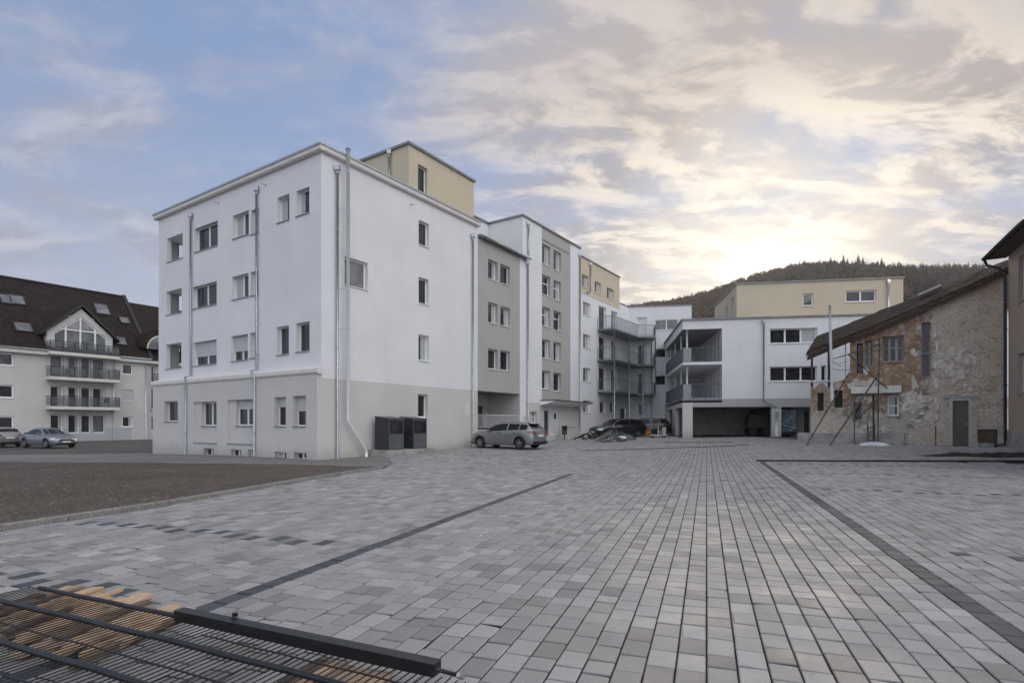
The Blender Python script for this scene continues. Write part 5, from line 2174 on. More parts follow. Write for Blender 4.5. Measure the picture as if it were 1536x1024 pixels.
    # windscreen and rear glass
    for (xa, xb, nm) in ((roof[1] + .03, glass0 - .03, "windscreen"), (glass1 + .04 if kind != 'coupe' else glass1, roof[0] - .05, "rear_window")):
        g = MB()
        xs_ = np.linspace(xa, xb, 7)
        for x0, x1 in zip(xs_, xs_[1:]):
            row = []
            for x in (x0, x1):
                wt_ = np.interp(x, st, [s[1][6][0] for s in secs]) - .02
                zt_ = np.interp(x, st, [s[1][6][1] for s in secs])
                zc_ = np.interp(x, st, [s[1][8][1] for s in secs])
                row.append([V(x, y, (zt_ if abs(y) > .1 else zc_) + .014) + V(.008 if nm == "windscreen" else -.008, 0, 0) for y in (-wt_, -wt_ * .5, 0, wt_ * .5, wt_)])
            for q in range(4):
                g.face([row[0][q], row[1][q], row[1][q + 1], row[0][q + 1]], 'car_glass', True)
        g.build(nm, root)
    # wheels
    for xc in xw:
        for sgn in (1, -1):
            wy = .86 * sgn
            tb_ = MB()
            prof = [(-.1, .20), (-.1, .285), (-.07, .31), (.07, .31), (.1, .285), (.1, .20)]
            n = 26
            for (y0, r0), (y1, r1_) in zip(prof, prof[1:]):
                for q in range(n):
                    a0, a1 = 2 * math.pi * q / n, 2 * math.pi * (q + 1) / n
                    tb_.face([V(xc + r0 * math.cos(a0), wy - .1 * sgn + y0, .31 + r0 * math.sin(a0)), V(xc + r1_ * math.cos(a0), wy - .1 * sgn + y1, .31 + r1_ * math.sin(a0)), V(xc + r1_ * math.cos(a1), wy - .1 * sgn + y1, .31 + r1_ * math.sin(a1)), V(xc + r0 * math.cos(a1), wy - .1 * sgn + y0, .31 + r0 * math.sin(a1))], 'tyre', True)
            w_ = tb_.build("wheel", root)
            rm = MB()
            yo = wy - .02 * sgn
            rm.cyl((xc, yo - .06 * sgn, .31), (0, 1, 0), .205, .02, 'plastic_black', 22)
            for q in range(5):
                a = 2 * math.pi * q / 5 + .3
                dx, dz = math.cos(a), math.sin(a)
                rm.box(V(xc, yo - .03, .31) + V(dx * .03 - dz * -.028, 0, dz * .03 + dx * -.028), V(dx * .165, 0, dz * .165), V(-dz * .056, 0, dx * .056), (0, .03, 0), 'alloy')
            ring = [V(xc + .195 * math.cos(t_), yo - .012, .31 + .195 * math.sin(t_)) for t_ in np.linspace(0, 2 * math.pi, 25)]
            rm.tube(ring, .016, 'alloy', 6, cap=False)
            rm.cyl((xc, yo, .31), (0, 1, 0), .045, .04, 'alloy', 12)
            rm.build("rim", w_)
    # lamps, plates, grille, lower bumper
    for sgn in (1, -1):
        hl = MB()
        xs_ = np.linspace(L1 - .42, L1 - .08, 5)
        for x0, x1 in zip(xs_, xs_[1:]):
            hl.face([V(x0, sgn * (I(x0, wx, wm_) + .004), .60), V(x1, sgn * (I(x1, wx, wm_) + .004), .58), V(x1, sgn * (I(x1, wx, wm_) - .03), .70), V(x0, sgn * (I(x0, wx, wm_) - .02), .74)], 'lamp_glass', True)
        hl.box(V(L1 - .10, sgn * .50 - .13, .58), (.06, 0, 0), (0, .26, 0), (-.04, 0, .09), 'lamp_glass')
        hl.build("headlight", root)
        tl = MB()
        xs_ = np.linspace(L0 + .03, L0 + .36, 5)
        for x0, x1 in zip(xs_, xs_[1:]):
            f0, f1 = 1 - (x0 - L0) / .5, 1 - (x1 - L0) / .5
            tl.face([V(x0, sgn * (I(x0, wx, wm_) + .005), .90 - .07 * f0), V(x1, sgn * (I(x1, wx, wm_) + .005), .90 - .07 * f1), V(x1, sgn * (I(x1, wx, wm_) - .022), .90 + .10 * f1), V(x0, sgn * (I(x0, wx, wm_) - .03), .90 + .10 * f0)], 'tail_glass', True)
        tl.box(V(L0 - .012, sgn * .58 - .12, .80), (.05, 0, 0), (0, .24, 0), (.03, 0, .14), 'tail_glass')
        tl.build("tail_light", root)
    pl_ = MB()
    pl_.box(V(L0 - .022, -.26, .66), (.025, 0, 0), (0, .52, 0), (.004, 0, .11), 'plate')
    pl_.box(V(L1 - .01, -.26, .40), (.025, 0, 0), (0, .52, 0), (-.003, 0, .11), 'plate')
    pl_.build("number_plate", root)
    gr = MB()
    gr.box(V(L1 - .02, -.42, .53), (.03, 0, 0), (0, .84, 0), (-.01, 0, .07), 'plastic_black')
    gr.box(V(L1 - .04, -.6, .27), (.04, 0, 0), (0, 1.2, 0), (0, 0, .09), 'plastic_black')
    gr.build("grille", root)
    bm_ = MB()
    bm_.box(V(L0 - .03, -.66, .28), (.12, 0, 0), (0, 1.32, 0), (0, 0, .14), 'plastic_black')
    bm_.build("rear_bumper", root)
    if kind == 'hatch':
        sp_ = MB()
        sp_.box(V(-1.88, -.5, 1.33), (.32, 0, .05), (0, 1.0, 0), (0, 0, .03), paint)
        sp_.build("spoiler", root)
        ant = MB()
        ant.tube([(-1.3, 0, 1.41), (-1.4, 0, 1.52)], .012, 'plastic_black', 6)
        ant.build("antenna", root)
    root.location = loc
    root.rotation_euler = (0, 0, heading)
    return root


hd = math.atan2(.5558, -.8314)
cx_, cy_ = -.22, 31.2
car("parked_car", "silver hatchback parked nose-in against the white building beside the passage", (cx_, cy_, G(cx_, cy_)), hd, 'silver_paint', 'hatch')
car("parked_car", "silver coupe parked in front of the tiled roof house on the left", (-33.9, 41.0, G(-33.9, 41)), math.radians(-25), 'blue_silver_paint', 'coupe')
car("parked_car", "pale silver car cut off by the left edge, behind the silver coupe", (-38.9, 42.4, G(-38.9, 42.4)), math.radians(150), 'silver_paint', 'estate')
car("parked_car", "black estate car behind the rubble heap, the one nearer the tall block", (8.2, 43.6, G(8.2, 43.6)), math.radians(205), 'black_car_paint', 'estate')
car("parked_car", "black hatchback beside the rear wall, the one nearer the open garage", (10.8, 45.8, G(10.8, 45.8)), math.radians(170), 'black_car_paint', 'hatch')

# ================================================================== cabinets by the street facade
cb_grp = None
pu_a, pu_b = FR.u(577) + .02, FR.u(577) + 2.95
pz = G(*FR.pt(FR.u(600), 0, .8).xy)
pm = MB()
pm.box(FR.pt(2.55, pz - .3, .12), D * 3.2, N * 1.22, (0, 0, .55), 'concrete')
tag(pm.build("plinth", bevel=.02, base=FR.pt(4, pz, .7)), "low concrete plinth under the two dark cabinets", "plinth")
for k, (ua_, lab, face) in enumerate(((2.75, "dark grey metal cabinet with a sloping lid and window, the one nearer the flue pipe", 'cabinet_grey'), (4.35, "dark grey metal cabinet with a sloping lid and window, the one nearer the silver car", 'cabinet_grey'))):
    w_, dp_ = .95, .92
    z0 = pz + .27
    b0 = FR.pt(ua_, z0, .32)
    t_ = thing("metal_cabinet", lab, "cabinet", tuple(b0), "dark metal cabinets on the concrete plinth")
    m_ = MB()
    hb_, hf_ = 1.52, 1.42
    A = [FR.pt(ua_, z0, .32), FR.pt(ua_ + w_, z0, .32), FR.pt(ua_ + w_, z0, .32 + dp_), FR.pt(ua_, z0, .32 + dp_)]
    B = [a + V(0, 0, h_) for a, h_ in zip(A, (hb_, hb_, hf_, hf_))]
    for i in range(4):
        j = (i + 1) % 4
        m_.face([A[i], A[j], B[j], B[i]], 'cabinet_dark' if i != 2 else face)
    m_.face(A[::-1], 'cabinet_dark')
    m_.build("housing", t_, bevel=.008)
    l_ = MB()
    up_ = V(0, 0, .035)
    C_ = [B[0] - D * .03, B[1] + D * .03, B[2] + D * .03 + N * .04 - V(0, 0, .005), B[3] - D * .03 + N * .04 - V(0, 0, .005)]
    l_.face([c + up_ for c in C_], 'cabinet_grey')
    for i in range(4):
        j = (i + 1) % 4
        l_.face([C_[i], C_[j], C_[j] + up_, C_[i] + up_], 'cabinet_grey')
    l_.face(C_, 'cabinet_dark')
    l_.build("lid", t_)
    d_ = MB()
    FRo = FR.off(.32 + dp_)
    FRo.box(d_, ua_ + .02, ua_ + w_ - .02, z0 + .04, z0 + .68, .002, .014, 'cabinet_grey')
    d_.build("lower_panel", t_)
    d_ = MB()
    FRo.box(d_, ua_ + .06, ua_ + w_ - .06, z0 + .74, z0 + 1.34, .002, .016, 'black_paint')
    FRo.box(d_, ua_ + .10, ua_ + w_ - .10, z0 + .78, z0 + 1.30, .017, .021, 'glass')
    d_.build("window", t_)

# ================================================================== passage railing, bin and rack
rl = thing("metal_railing", "pale metal railing on a low wall in front of the open passage", "railing", FR.pt(14, .4, .05))
m_ = MB()
FR.box(m_, UR + .02, ug, .05, 1.25, -.2, -.0 - .02, 'grey_render')
FR.box(m_, UR + .02, ug, 1.25, 1.33, -.22, .0 - .012, 'dark_metal')
m_.build("low_wall", rl)
m_ = MB()
bars(m_, FR.pt(UR + .05, 0, -.1), FR.pt(ug - .1, 0, -.1), 1.36, 2.12, 44, mat='pale_plastic', r=.011)
m_.build("bars", rl)
m_ = MB()
bars(m_, FR.pt(ug - .3, 0, .5), FR.pt(FR.u(793), 0, .5), 1.0, 2.05, 12, mat='pale_plastic', r=.011)
for q_ in (FR.pt(ug - .3, 0, .5), FR.pt(FR.u(793), 0, .5)):
    m_.tube([V(q_.x, q_.y, .3), V(q_.x, q_.y, 1.05)], .02, 'pale_plastic', 6)
m_.build("side_bars", rl)
bn_ = FR.pt(FR.u(836), 0, .6)
bz_ = G(bn_.x, bn_.y)
t_ = thing("waste_bin", "small black waste bin on a post beside the entrance door", "bin", (bn_.x, bn_.y, bz_))
m_ = MB()
m_.tube([V(bn_.x, bn_.y, bz_ + .35), V(bn_.x, bn_.y, bz_ + 1.0)], .17, 'plastic_black', 12, r2=.21)
m_.build("bucket", t_)
m_ = MB()
m_.tube([V(bn_.x, bn_.y, bz_ - .02), V(bn_.x, bn_.y, bz_ + .4)], .04, 'plastic_black', 8)
m_.build("post", t_)
rk = thing("handrail", "low galvanised handrail right of the entrance door", "handrail", FR.pt(FR.u(847), .3, .7))
m_ = MB()
pa, pb = FR.pt(FR.u(837.5), 0, .9), FR.pt(FR.u(853), 0, .9)
for p in (pa, pb):
    m_.tube([V(p.x, p.y, G(p.x, p.y) - .05), V(p.x, p.y, 1.35)], .03, 'pale_plastic', 8)
m_.tube([V(pa.x, pa.y, 1.35), V(pb.x, pb.y, 1.35)], .03, 'galvanised', 8)
m_.build("rail", rk)

# ================================================================== rubble heap and bits in front of the black cars
rr_ = random.Random(12)


def mound(name, label, cat, c, rx_, ry_, h_, mat, seed, mat2=None):
    m_ = MB()
    rd_ = random.Random(seed)
    na, nr_ = 22, 6
    P = {}
    for j in range(nr_ + 1):
        for i in range(na):
            f_ = j / nr_
            a = 2 * math.pi * i / na
            q = 1 + .25 * math.sin(3 * a + seed) + rd_.uniform(-.13, .13)
            x, y = c[0] + rx_ * f_ * q * math.cos(a), c[1] + ry_ * f_ * q * math.sin(a)
            P[i, j] = V(x, y, G(x, y) - .03 + h_ * (1 - f_ ** 1.6) * (1 + rd_.uniform(-.22, .22)) + (0 if j < nr_ else -.05))
    for j in range(nr_):
        for i in range(na):
            k = (i + 1) % na
            m_.face([P[i, j], P[i, j + 1], P[k, j + 1], P[k, j]] if j else [P[0, 0], P[i, 1], P[k, 1]], mat if (mat2 is None or rd_.random() < .75) else mat2)
    o = m_.build(name, base=V(c[0], c[1], G(c[0], c[1])))
    return tag(o, label, cat)


def pxground(px, Y):
    x = (px - CX) / F * Y
    return (x, Y)


mound("tarpaulin_heap", "rumpled blue grey tarpaulin heap in front of the black cars", "heap", pxground(920, 39.6), 1.5, 1.0, .68, 'tarp_blue', 3, 'plastic_black')
mound("rubble_heap", "low dark rubble heap at the foot of the white balcony wing", "heap", pxground(886, 41.0), 1.1, .7, .5, 'soil', 5, 'grey_wood')
mound("rubble_heap", "small blue grey rubble heap lying forward of the tarpaulin", "heap", pxground(917, 37.3), .9, .5, .28, 'tarp_blue', 8, 'grey_wood')
for k in range(17):
    x, y = pxground(rr_.uniform(893, 948), rr_.uniform(36.6, 39.2))
    L_ = rr_.uniform(.5, 1.7)
    a = rr_.uniform(0, 3.14)
    d_ = V(math.cos(a), math.sin(a), rr_.uniform(-.12, .3)) * L_
    o_ = V(x, y, G(x, y) + rr_.uniform(.02, .25))
    m_ = MB()
    m_.box(o_ - d_ / 2, d_, V(-math.sin(a), math.cos(a), 0) * rr_.uniform(.06, .16), (0, 0, rr_.uniform(.02, .06)), rr_.choice(('grey_wood', 'old_wood', 'old_wood', 'tarp_blue', 'dark_metal')))
    tag(m_.build("scrap_plank", base=o_), "scrap plank or strip strewn over and around the tarpaulin heap", "plank", "scrap planks around the tarpaulin heap")
for k, (px, Y, lab) in enumerate(((933, 38.3, "white plastic sack on the right side of the tarpaulin heap"),)):
    x, y = pxground(px, Y)
    m_ = MB()
    rd_ = random.Random(k)
    z0 = G(x, y) + (.7 if k else .1)
    for j in range(5):
        for i in range(10):
            def PP(i, j):
                a, b = 2 * math.pi * i / 10, math.pi * j / 5
                q = (.30 if not k else .2) * (1 + .3 * math.sin(5 * a + j * 2 + k))
                return V(x + q * math.sin(b) * math.cos(a), y + q * math.sin(b) * math.sin(a), z0 + .10 - .14 * math.cos(b))
            m_.face([PP(i, j), PP(i + 1, j), PP(i + 1, j + 1), PP(i, j + 1)], 'pale_plastic', True)
    tag(m_.build("plastic_sack", base=V(x, y, z0)), lab, "sack")
# orange compactor-like machine and pipe stack
x, y = pxground(973.5, 41.6)
zc = G(x, y)
t_ = thing("compactor", "rusty orange plate compactor standing between the rubble and the garage", "machine", (x, y, zc))
m_ = MB()
m_.cube(x - .4, x + .3, y - .25, y + .25, zc + .08, zc + .16, 'orange_plastic')
m_.build("base_plate", t_)
m_ = MB()
m_.cube(x - .28, x + .12, y - .2, y + .2, zc + .16, zc + .52, 'orange_plastic')
m_.cube(x - .2, x + .06, y - .16, y + .16, zc + .52, zc + .8, 'rust_steel')
m_.build("engine", t_, bevel=.03)
m_ = MB()
m_.tube([V(x - .05, y - .18, zc + .5), V(x + .5, y - .18, zc + 1.0), V(x + .5, y + .18, zc + 1.0), V(x - .05, y + .18, zc + .5)], .025, 'orange_plastic', 8)
m_.build("handle", t_)
x, y = pxground(990, 41.4)
zc = G(x, y)
t_ = thing("hand_trolley", "low grey hand trolley with an upright post, left of the garage bays", "trolley", (x, y, zc))
m_ = MB()
m_.cube(x - .75, x + .45, y - .25, y + .25, zc + .12, zc + .2, 'galvanised')
m_.build("platform", t_)
m_ = MB()
m_.tube([V(x - .15, y, zc + .2), V(x - .1, y, zc + 1.1)], .05, 'grey_wood', 8)
m_.cube(x + .15, x + .4, y - .15, y + .15, zc + .2, zc + .75, 'galvanised')
m_.build("upright", t_)
for sx in (-.55, .3):
    for sy in (-.2, .2):
        m_ = MB()
        m_.cyl((x + sx, y + sy, zc + .07), (0, 1, 0), .07, .05, 'tyre', 12)
        m_.build("wheel", t_)
# trailer inside the garage
tq = QF.pt(QF.u(1146), 0, -2.0)
zc = .72
t_ = thing("box_trailer", "dark covered trailer parked inside the open garage", "trailer", (tq.x, tq.y, zc))
m_ = MB()
A = [tq - BD * .75 + V(0, 0, .9 - .0), tq + BD * .75 + V(0, 0, .9)]
lo = [tq - BD * .8 - BN * .6, tq + BD * .8 - BN * .6, tq + BD * .8 + BN * .6, tq - BD * .8 + BN * .6]
hi = [tq - BD * .6 - BN * .5, tq + BD * .78 - BN * .5, tq + BD * .78 + BN * .5, tq - BD * .6 + BN * .5]
lo = [p + V(0, 0, zc + .65) for p in lo]
hi = [p + V(0, 0, zc + 1.55) for p in hi]
for i in range(4):
    j = (i + 1) % 4
    m_.face([lo[i], lo[j], hi[j], hi[i]], 'plastic_black')
m_.face(hi, 'plastic_black')
m_.build("cover", t_)
m_ = MB()
m_.box(tq - BD * .85 - BN * .62 + V(0, 0, zc + .55), BD * 1.7, BN * 1.24, (0, 0, .1), 'dark_metal')
m_.box(tq - BD * 1.15 - BN * .04 + V(0, 0, zc + .45), BD * .4, BN * .08, (0, 0, .3), 'dark_metal')
m_.build("chassis", t_)
for s_ in (-.6, .6):
    for e_ in (-.4, .55):
        m_ = MB()
        c = tq + BN * s_ + BD * e_ + V(0, 0, zc + .28)
        m_.cyl(c, BN, .27, .14, 'tyre', 18)
        m_.build("wheel", t_)
# printed sheet in the right-hand bay
r = QF.off(-.35).rect(1172.8, 1194, 613, 652)
QS = QF.off(-.35)
m, t, b = newmat("banner_print")
setin(b, Roughness=.5)
uvn = t.add("ShaderNodeTexCoord").outputs["Object"]
mp = t.add("ShaderNodeMapping", Vector=uvn)
mp.inputs["Rotation"].default_value = (0, -.35, 0)
mp.inputs["Scale"].default_value = (1.4, 1.4, 5.5)
st_ = t.ramp(t.noise(mp.outputs[0], 1.6, 3, .5, .5), .47, .55)
sp2 = t.ramp(t.noise(uvn, 3.5, 4, .6), .5, .62)
t.l.new(t.mix(st_, t.mix(sp2, (.022, .035, .05), (.05, .075, .10)), (.16, .21, .25)), b.inputs["Base Color"])
bt = thing("banner", "blue grey printed banner hung in the narrow garage bay", "banner", QS.pt(r[0], .7))
m_ = MB()
QS.box(m_, r[0], r[1], r[2] + .25, r[3] - .05, 0, .03, 'banner_print')
m_.build("print", bt)
m_ = MB()
QS.box(m_, r[0] - .04, r[1] + .04, r[2], r[2] + .25, -.01, .035, 'dark_metal')
m_.build("bottom_rail", bt)
m_ = MB()
QS.box(m_, r[0] - .04, r[1] + .04, r[3] - .05, r[3] + .02, -.01, .035, 'dark_metal')
m_.build("top_rail", bt)

# ================================================================== scaffold poles by the old house
def pole(name, label, a, b, r_, mat, cat="pole", grp="scaffold poles in front of the old house"):
    m_ = MB()
    a, b = Vector(a), Vector(b)
    k = [a.lerp(b, i / 6) for i in range(7)]
    for i in range(1, 6):
        k[i] += V(random.uniform(-.012, .012), random.uniform(-.012, .012), random.uniform(-.012, .012))
    m_.tube(k, r_, mat, 8)
    return tag(m_.build(name, base=a), label, cat, grp)


def opt(x, y, o):
    q = OF.off(o)
    return q.pt(q.u(x), q.z(x, y))


def gpt(x, o):
    q = OF.off(o).pt(OF.off(o).u(x), 0)
    return V(q.x, q.y, G(q.x, q.y))


pole("scaffold_pole", "rusty pole leaning from the paving up to the ruined wall, leftmost of the leaning poles", gpt(1210, 1.9), opt(1274, 559, .5), .035, 'rust_steel')
pole("scaffold_pole", "long rusty pole leaning steeply across the lower windows of the old house", gpt(1244.5, 2.2), opt(1319, 559, .55), .04, 'rust_steel')
pole("scaffold_pole", "short rusty brace pole beside the small ladder", opt(1281, 632, .6), opt(1318, 598, .6), .028, 'rust_steel')
pole("scaffold_pole", "rusty pole sloping down to the right above the concrete ledge", opt(1272, 531, .5), opt(1331, 582, .45), .035, 'rust_steel')
pole("scaffold_pole", "rusty horizontal pole under the eave of the old house", opt(1250, 538, .55), opt(1322, 516, .55), .025, 'rust_steel')
pole("scaffold_pole", "thin upright pole between the lower windows, with its foot on the paving", gpt(1317, 1.1), opt(1318.5, 508, 1.0), .03, 'rust_steel')
pole("scaffold_pole", "dark upright pole behind the ladder, under the concrete ledge", gpt(1311, .6), opt(1310, 592, .5), .05, 'dark_metal')
pole("scaffold_pole", "short upright pole left of the ladder, in front of the plinth", gpt(1282, 1.0), opt(1281, 622, .9), .03, 'rust_steel')
a = gpt(1249, .75)
pole("mast", "tall white mast rising past the eave of the old house", opt(1248.5, 601, .5), opt(1244.5, 458, .75), .07, 'pale_plastic', "mast", None)
for k, (p, q) in enumerate((((1247, 545), (1272, 542)), ((1247, 553), (1276, 554)), ((1250, 541), (1262, 549)))):
    m_ = MB()
    A, B = opt(*p, .6), opt(*q, .5)
    m_.tube([A, A.lerp(B, .5) - V(0, 0, .05), B], .012, 'dark_metal', 5)
    tag(m_.build("cable", base=A), ("sagging cable from the white mast to the old house, the topmost of three", "sagging cable from the white mast to the old house, the lowest of three", "short slanting cable beside the white mast")[k], "cable", "cables at the white mast")
ld = thing("ladder", "small wooden ladder leaning on the plinth of the old house", "ladder", tuple(gpt(1307, .75)))
la, lb_ = gpt(1302, .75), opt(1301.5, 634, .3)
lc, lld = gpt(1311, .75), opt(1310, 634, .3)
for p, q in ((la, lb_), (lc, lld)):
    m_ = MB()
    m_.tube([p, q], .025, 'old_wood', 6)
    m_.build("rail", ld)
for k in range(1, 5):
    m_ = MB()
    m_.tube([la.lerp(lb_, k / 5), lc.lerp(lld, k / 5)], .018, 'old_wood', 6)
    m_.build("rung", ld)
c = gpt(1311, 1.35)
m_ = MB()
for j in range(5):
    for i in range(14):
        def PS(i, j):
            a, b = 2 * math.pi * i / 14, .5 * math.pi * j / 5
            q = 1 + .12 * math.sin(4 * a + j)
            return c + OF.d * (.62 * q * math.cos(b) * math.cos(a)) + OF.n * (.3 * q * math.cos(b) * math.sin(a)) + V(0, 0, .2 * math.sin(b) - .01)
        m_.face([PS(i, j), PS(i + 1, j), PS(i + 1, j + 1), PS(i, j + 1)], 'pale_plastic', True)
tag(m_.build("cement_bag", base=c), "white bag lying on the paving below the ladder", "bag")
a = gpt(1403.5, .75)
m_ = MB()
m_.tube([a - V(0, 0, .1), a + V(.0, 0, .98)], .03, 'rust_steel', 8)
m_.tube([a + V(0, 0, .98), a + V(0, 0, 1.0)], .036, 'rust_steel', 8)
tag(m_.build("short_post", base=a), "short dark post standing in the soil left of the grey steel door", "post")
a, b = OF.u(1492), OF.u(1466)
m_ = MB()
zc = .55
OF.box(m_, a, b, zc + .12, zc + .72, .02, .45, 'old_wood')
OF.box(m_, a - .03, b + .03, zc + .72, zc + .76, .015, .5, 'dark_metal')
OF.box(m_, a + .06, b - .06, zc - .1, zc + .12, .06, .4, 'concrete')
tag(m_.build("meter_box", base=OF.pt(a, zc, .2)), "brown metal meter box on the wall right of the grey steel door", "box")
a, b = OF.u(1510), OF.u(1493.5)
m_ = MB()
OF.box(m_, a, b, .3, zc + .74, .02, .5, 'concrete')
tag(m_.build("concrete_block", bevel=.03, base=OF.pt(a, .3, .2)), "square concrete block between the meter box and the downpipe", "block")
# shrub by the far left cars
sc = thing("shrub", "low dark shrub beside the cars at the left edge", "shrub", (-38.6, 43.3, G(-38.6, 43.3)))
m_ = MB()
rd_ = random.Random(2)
for k in range(500):
    a, b, q = rd_.uniform(0, 6.28), math.acos(rd_.uniform(-.2, 1)), rd_.uniform(.5, 1)
    p = V(-37.3 + .6 * q * math.sin(b) * math.cos(a), 43.3 + .6 * q * math.sin(b) * math.sin(a), G(-38.6, 43.3) + .35 + .75 * q * math.cos(b))
    e1 = V(rd_.uniform(-1, 1), rd_.uniform(-1, 1), rd_.uniform(-1, 1)) * .12
    e2 = V(rd_.uniform(-1, 1), rd_.uniform(-1, 1), rd_.uniform(-1, 1)) * .08
    m_.face([p - e1, p + e2, p + e1, p - e2], 'shrub_leaf')
m_.build("foliage", sc)
m_ = MB()
for k in range(5):
    m_.tube([(-37.3 + .05 * k - .1, 43.3, G(-38.6, 43.3) - .05), (-37.3 + .2 * k - .4, 43.3 + rd_.uniform(-.3, .3), G(-38.6, 43.3) + .7)], .025, 'bark', 5, r2=.01)
m_.build("stem", sc)

# ================================================================== foreground: fence panel, steel tube and boards
FA = V(.915, -.404, 0).normalized()          # long rails run this way
FB = V(.404, .915, 0).normalized()           # thin wires run this way


def fp(s, w, z):
    q = FA * s + FB * w
    return V(q.x, q.y, z)


fpn = thing("fence_panel", "black welded wire fence panel lying flat on boards in the left foreground", "fence panel", fp(-3, 2.4, .12))
SZ = lambda s: .10 + .05 * min(1, max(0, (-.5 - s) / 3))
for w, r_, s0, s1 in ((2.735, .018, -5.6, -1.75), (2.41, .020, -5.8, -.2), (1.955, .020, -5.8, .0), (1.72, .008, -5.8, .0), (2.16, .006, -5.0, .0), (2.58, .006, -3.4, -.2)):
    m_ = MB()
    m_.tube([fp(s0 + (s1 - s0) * i / 20, w + .004 * math.sin(i * 1.7), SZ(s0 + (s1 - s0) * i / 20) + (.012 if r_ > .01 else .002)) for i in range(21)], r_, 'black_paint', 8)
    m_.build("rail" if r_ > .01 else "cross_wire", fpn)
m_ = MB()
k = 0
s = -5.75
while s < .0:
    j = random.uniform(-.004, .004)
    m_.tube([fp(s + j, 1.3, SZ(s) - .004), fp(s + j, 1.95, SZ(s) - .004), fp(s + j * .5, 2.41, SZ(s) - .004), fp(s, 2.755, SZ(s) - .004)], .0042, 'black_paint', 5)
    s += .05
m_.build("wires", fpn)
# heavy black square tube along the panel edge
m_ = MB()
s0, s1 = fp(0, 0, 0), None
m_.box(fp(-3.86, 2.71, .135), FA * 2.18 + V(0, 0, -.012), FB * .085, (0, 0, .075), 'black_paint')
m_.box(fp(-3.858, 2.722, .147) - FA * .0, FA * -.004, FB * .06, (0, 0, .05), 'plastic_black')
so_ = tag(m_.build("steel_tube", bevel=.006, base=fp(-2.7, 2.75, .1)), "heavy black square steel tube along the edge of the fence panel", "steel tube")
m_ = MB()
m_.tube([fp(-1.70, 2.75, .155), fp(-1.52, 2.74, .15)], .012, 'black_paint', 8)
m_.tube([fp(-1.54, 2.74, .15), fp(-1.50, 2.735, .15)], .017, 'galvanised', 8)
m_.build("end_bolt", so_)
m_ = MB()
m_.tube([fp(-3.35, 2.80, .205), fp(-3.35, 2.80, .235)], .02, 'black_paint', 8)
m_.build("stud", so_)
# boards under the panel
rb_ = random.Random(33)
nb = 0


def board(s, w, L, wd, th, z, yaw, tilt=0.0):
    global nb
    m_ = MB()
    n_ = 6
    ends = [rb_.uniform(-.012, .012) for _ in range(4)]
    # along x in its own frame, so the grain follows the board
    pts = []
    for i in range(n_ + 1):
        x = -L / 2 + L * i / n_
        sag = .004 * math.sin(i * 1.3 + nb)
        e0 = ends[0] if i == 0 else (ends[1] if i == n_ else 0)
        pts.append([(x + e0, -wd / 2, sag), (x - e0, wd / 2, sag), (x - e0, wd / 2, th + sag), (x + e0, -wd / 2, th + sag)])
    for a, b in zip(pts, pts[1:]):
        for q in range(4):
            p = (q + 1) % 4
            m_.face([a[q], b[q], b[p], a[p]], 'fresh_wood')
    m_.face(pts[0], 'fresh_wood')
    m_.face(pts[-1][::-1], 'fresh_wood')
    o = m_.build("wooden_board")
    o.location = fp(s, w, z)
    o.rotation_euler = (0, tilt, math.atan2(FB.y, FB.x) + yaw)
    nb += 1
    return o


lays = []
s = -5.7
while s < -4.0:
    wd = rb_.choice((.045, .06, .08, .095))
    # ragged upper ends: stepping forward to the right as in a slid stack
    topw = 3.13 + rb_.uniform(-.12, .05)
    L_ = rb_.uniform(.75, 1.05)
    lays.append((s, topw - L_ / 2, L_, wd, .03, .022 + .002 * rb_.random(), rb_.uniform(.22, .31)))
    s += wd + rb_.choice((.004, .008, .015, .03))
for a in lays:
    o = board(*a)
    tag(o, "weathered pale board lying in the lower layer under the fence panel", "board", "lower layer of boards under the fence panel")
s = -5.6
while s < -4.05:
    wd = rb_.choice((.05, .07, .09, .10))
    L_ = rb_.uniform(.35, .8)
    topw = 3.1 + rb_.uniform(-.4, .1)
    if rb_.random() < .92:
        o = board(s, topw - L_ / 2, L_, wd, .024, .056 + .003 * rb_.random(), rb_.uniform(.2, .33))
        tag(o, "short weathered board on the upper layer under the fence panel", "board", "upper layer of boards under the fence panel")
    s += wd + rb_.choice((.02, .06, .12))
for k in range(6):
    o = board(-2.52 + k * .095, 2.60, .34, .09, .03, .03, .02)
    tag(o, "short clean board in the small row beneath the end of the black steel tube", "board", "small row of boards under the end of the steel tube")

# litter-like stray bits on the paving
# ================================================================== sky, sun, view
world = bpy.data.worlds.new("World")
scene.world = world
world.use_nodes = True
wt = NT(world)
for n_ in list(wt.n):
    wt.n.remove(n_)
out = wt.n.new("ShaderNodeOutputWorld")
SUN_AZ, SUN_EL = R(24.6), R(14.5)
sd = V(math.sin(SUN_AZ) * math.cos(SUN_EL), math.cos(SUN_AZ) * math.cos(SUN_EL), math.sin(SUN_EL))
sky = wt.n.new("ShaderNodeTexSky")
sky.sky_type = 'NISHITA'
sky.sun_disc = False
sky.sun_elevation = SUN_EL
sky.sun_rotation = SUN_AZ
sky.air_density = 1.0
sky.dust_density = .4
sky.ozone_density = 2.0
gen = wt.add("ShaderNodeTexCoord").outputs["Generated"]
nrm = wt.add("ShaderNodeVectorMath", operation='NORMALIZE')
wt.l.new(gen, nrm.inputs[0])
dirv = nrm.outputs[0]
sxyz = wt.add("ShaderNodeSeparateXYZ", Vector=dirv)
dx, dy, dz = sxyz.outputs
dot = wt.n.new("ShaderNodeVectorMath")
dot.operation = 'DOT_PRODUCT'
wt.l.new(dirv, dot.inputs[0])
dot.inputs[1].default_value = sd
sdot = wt.math('MAXIMUM', dot.outputs["Value"], 0.0)
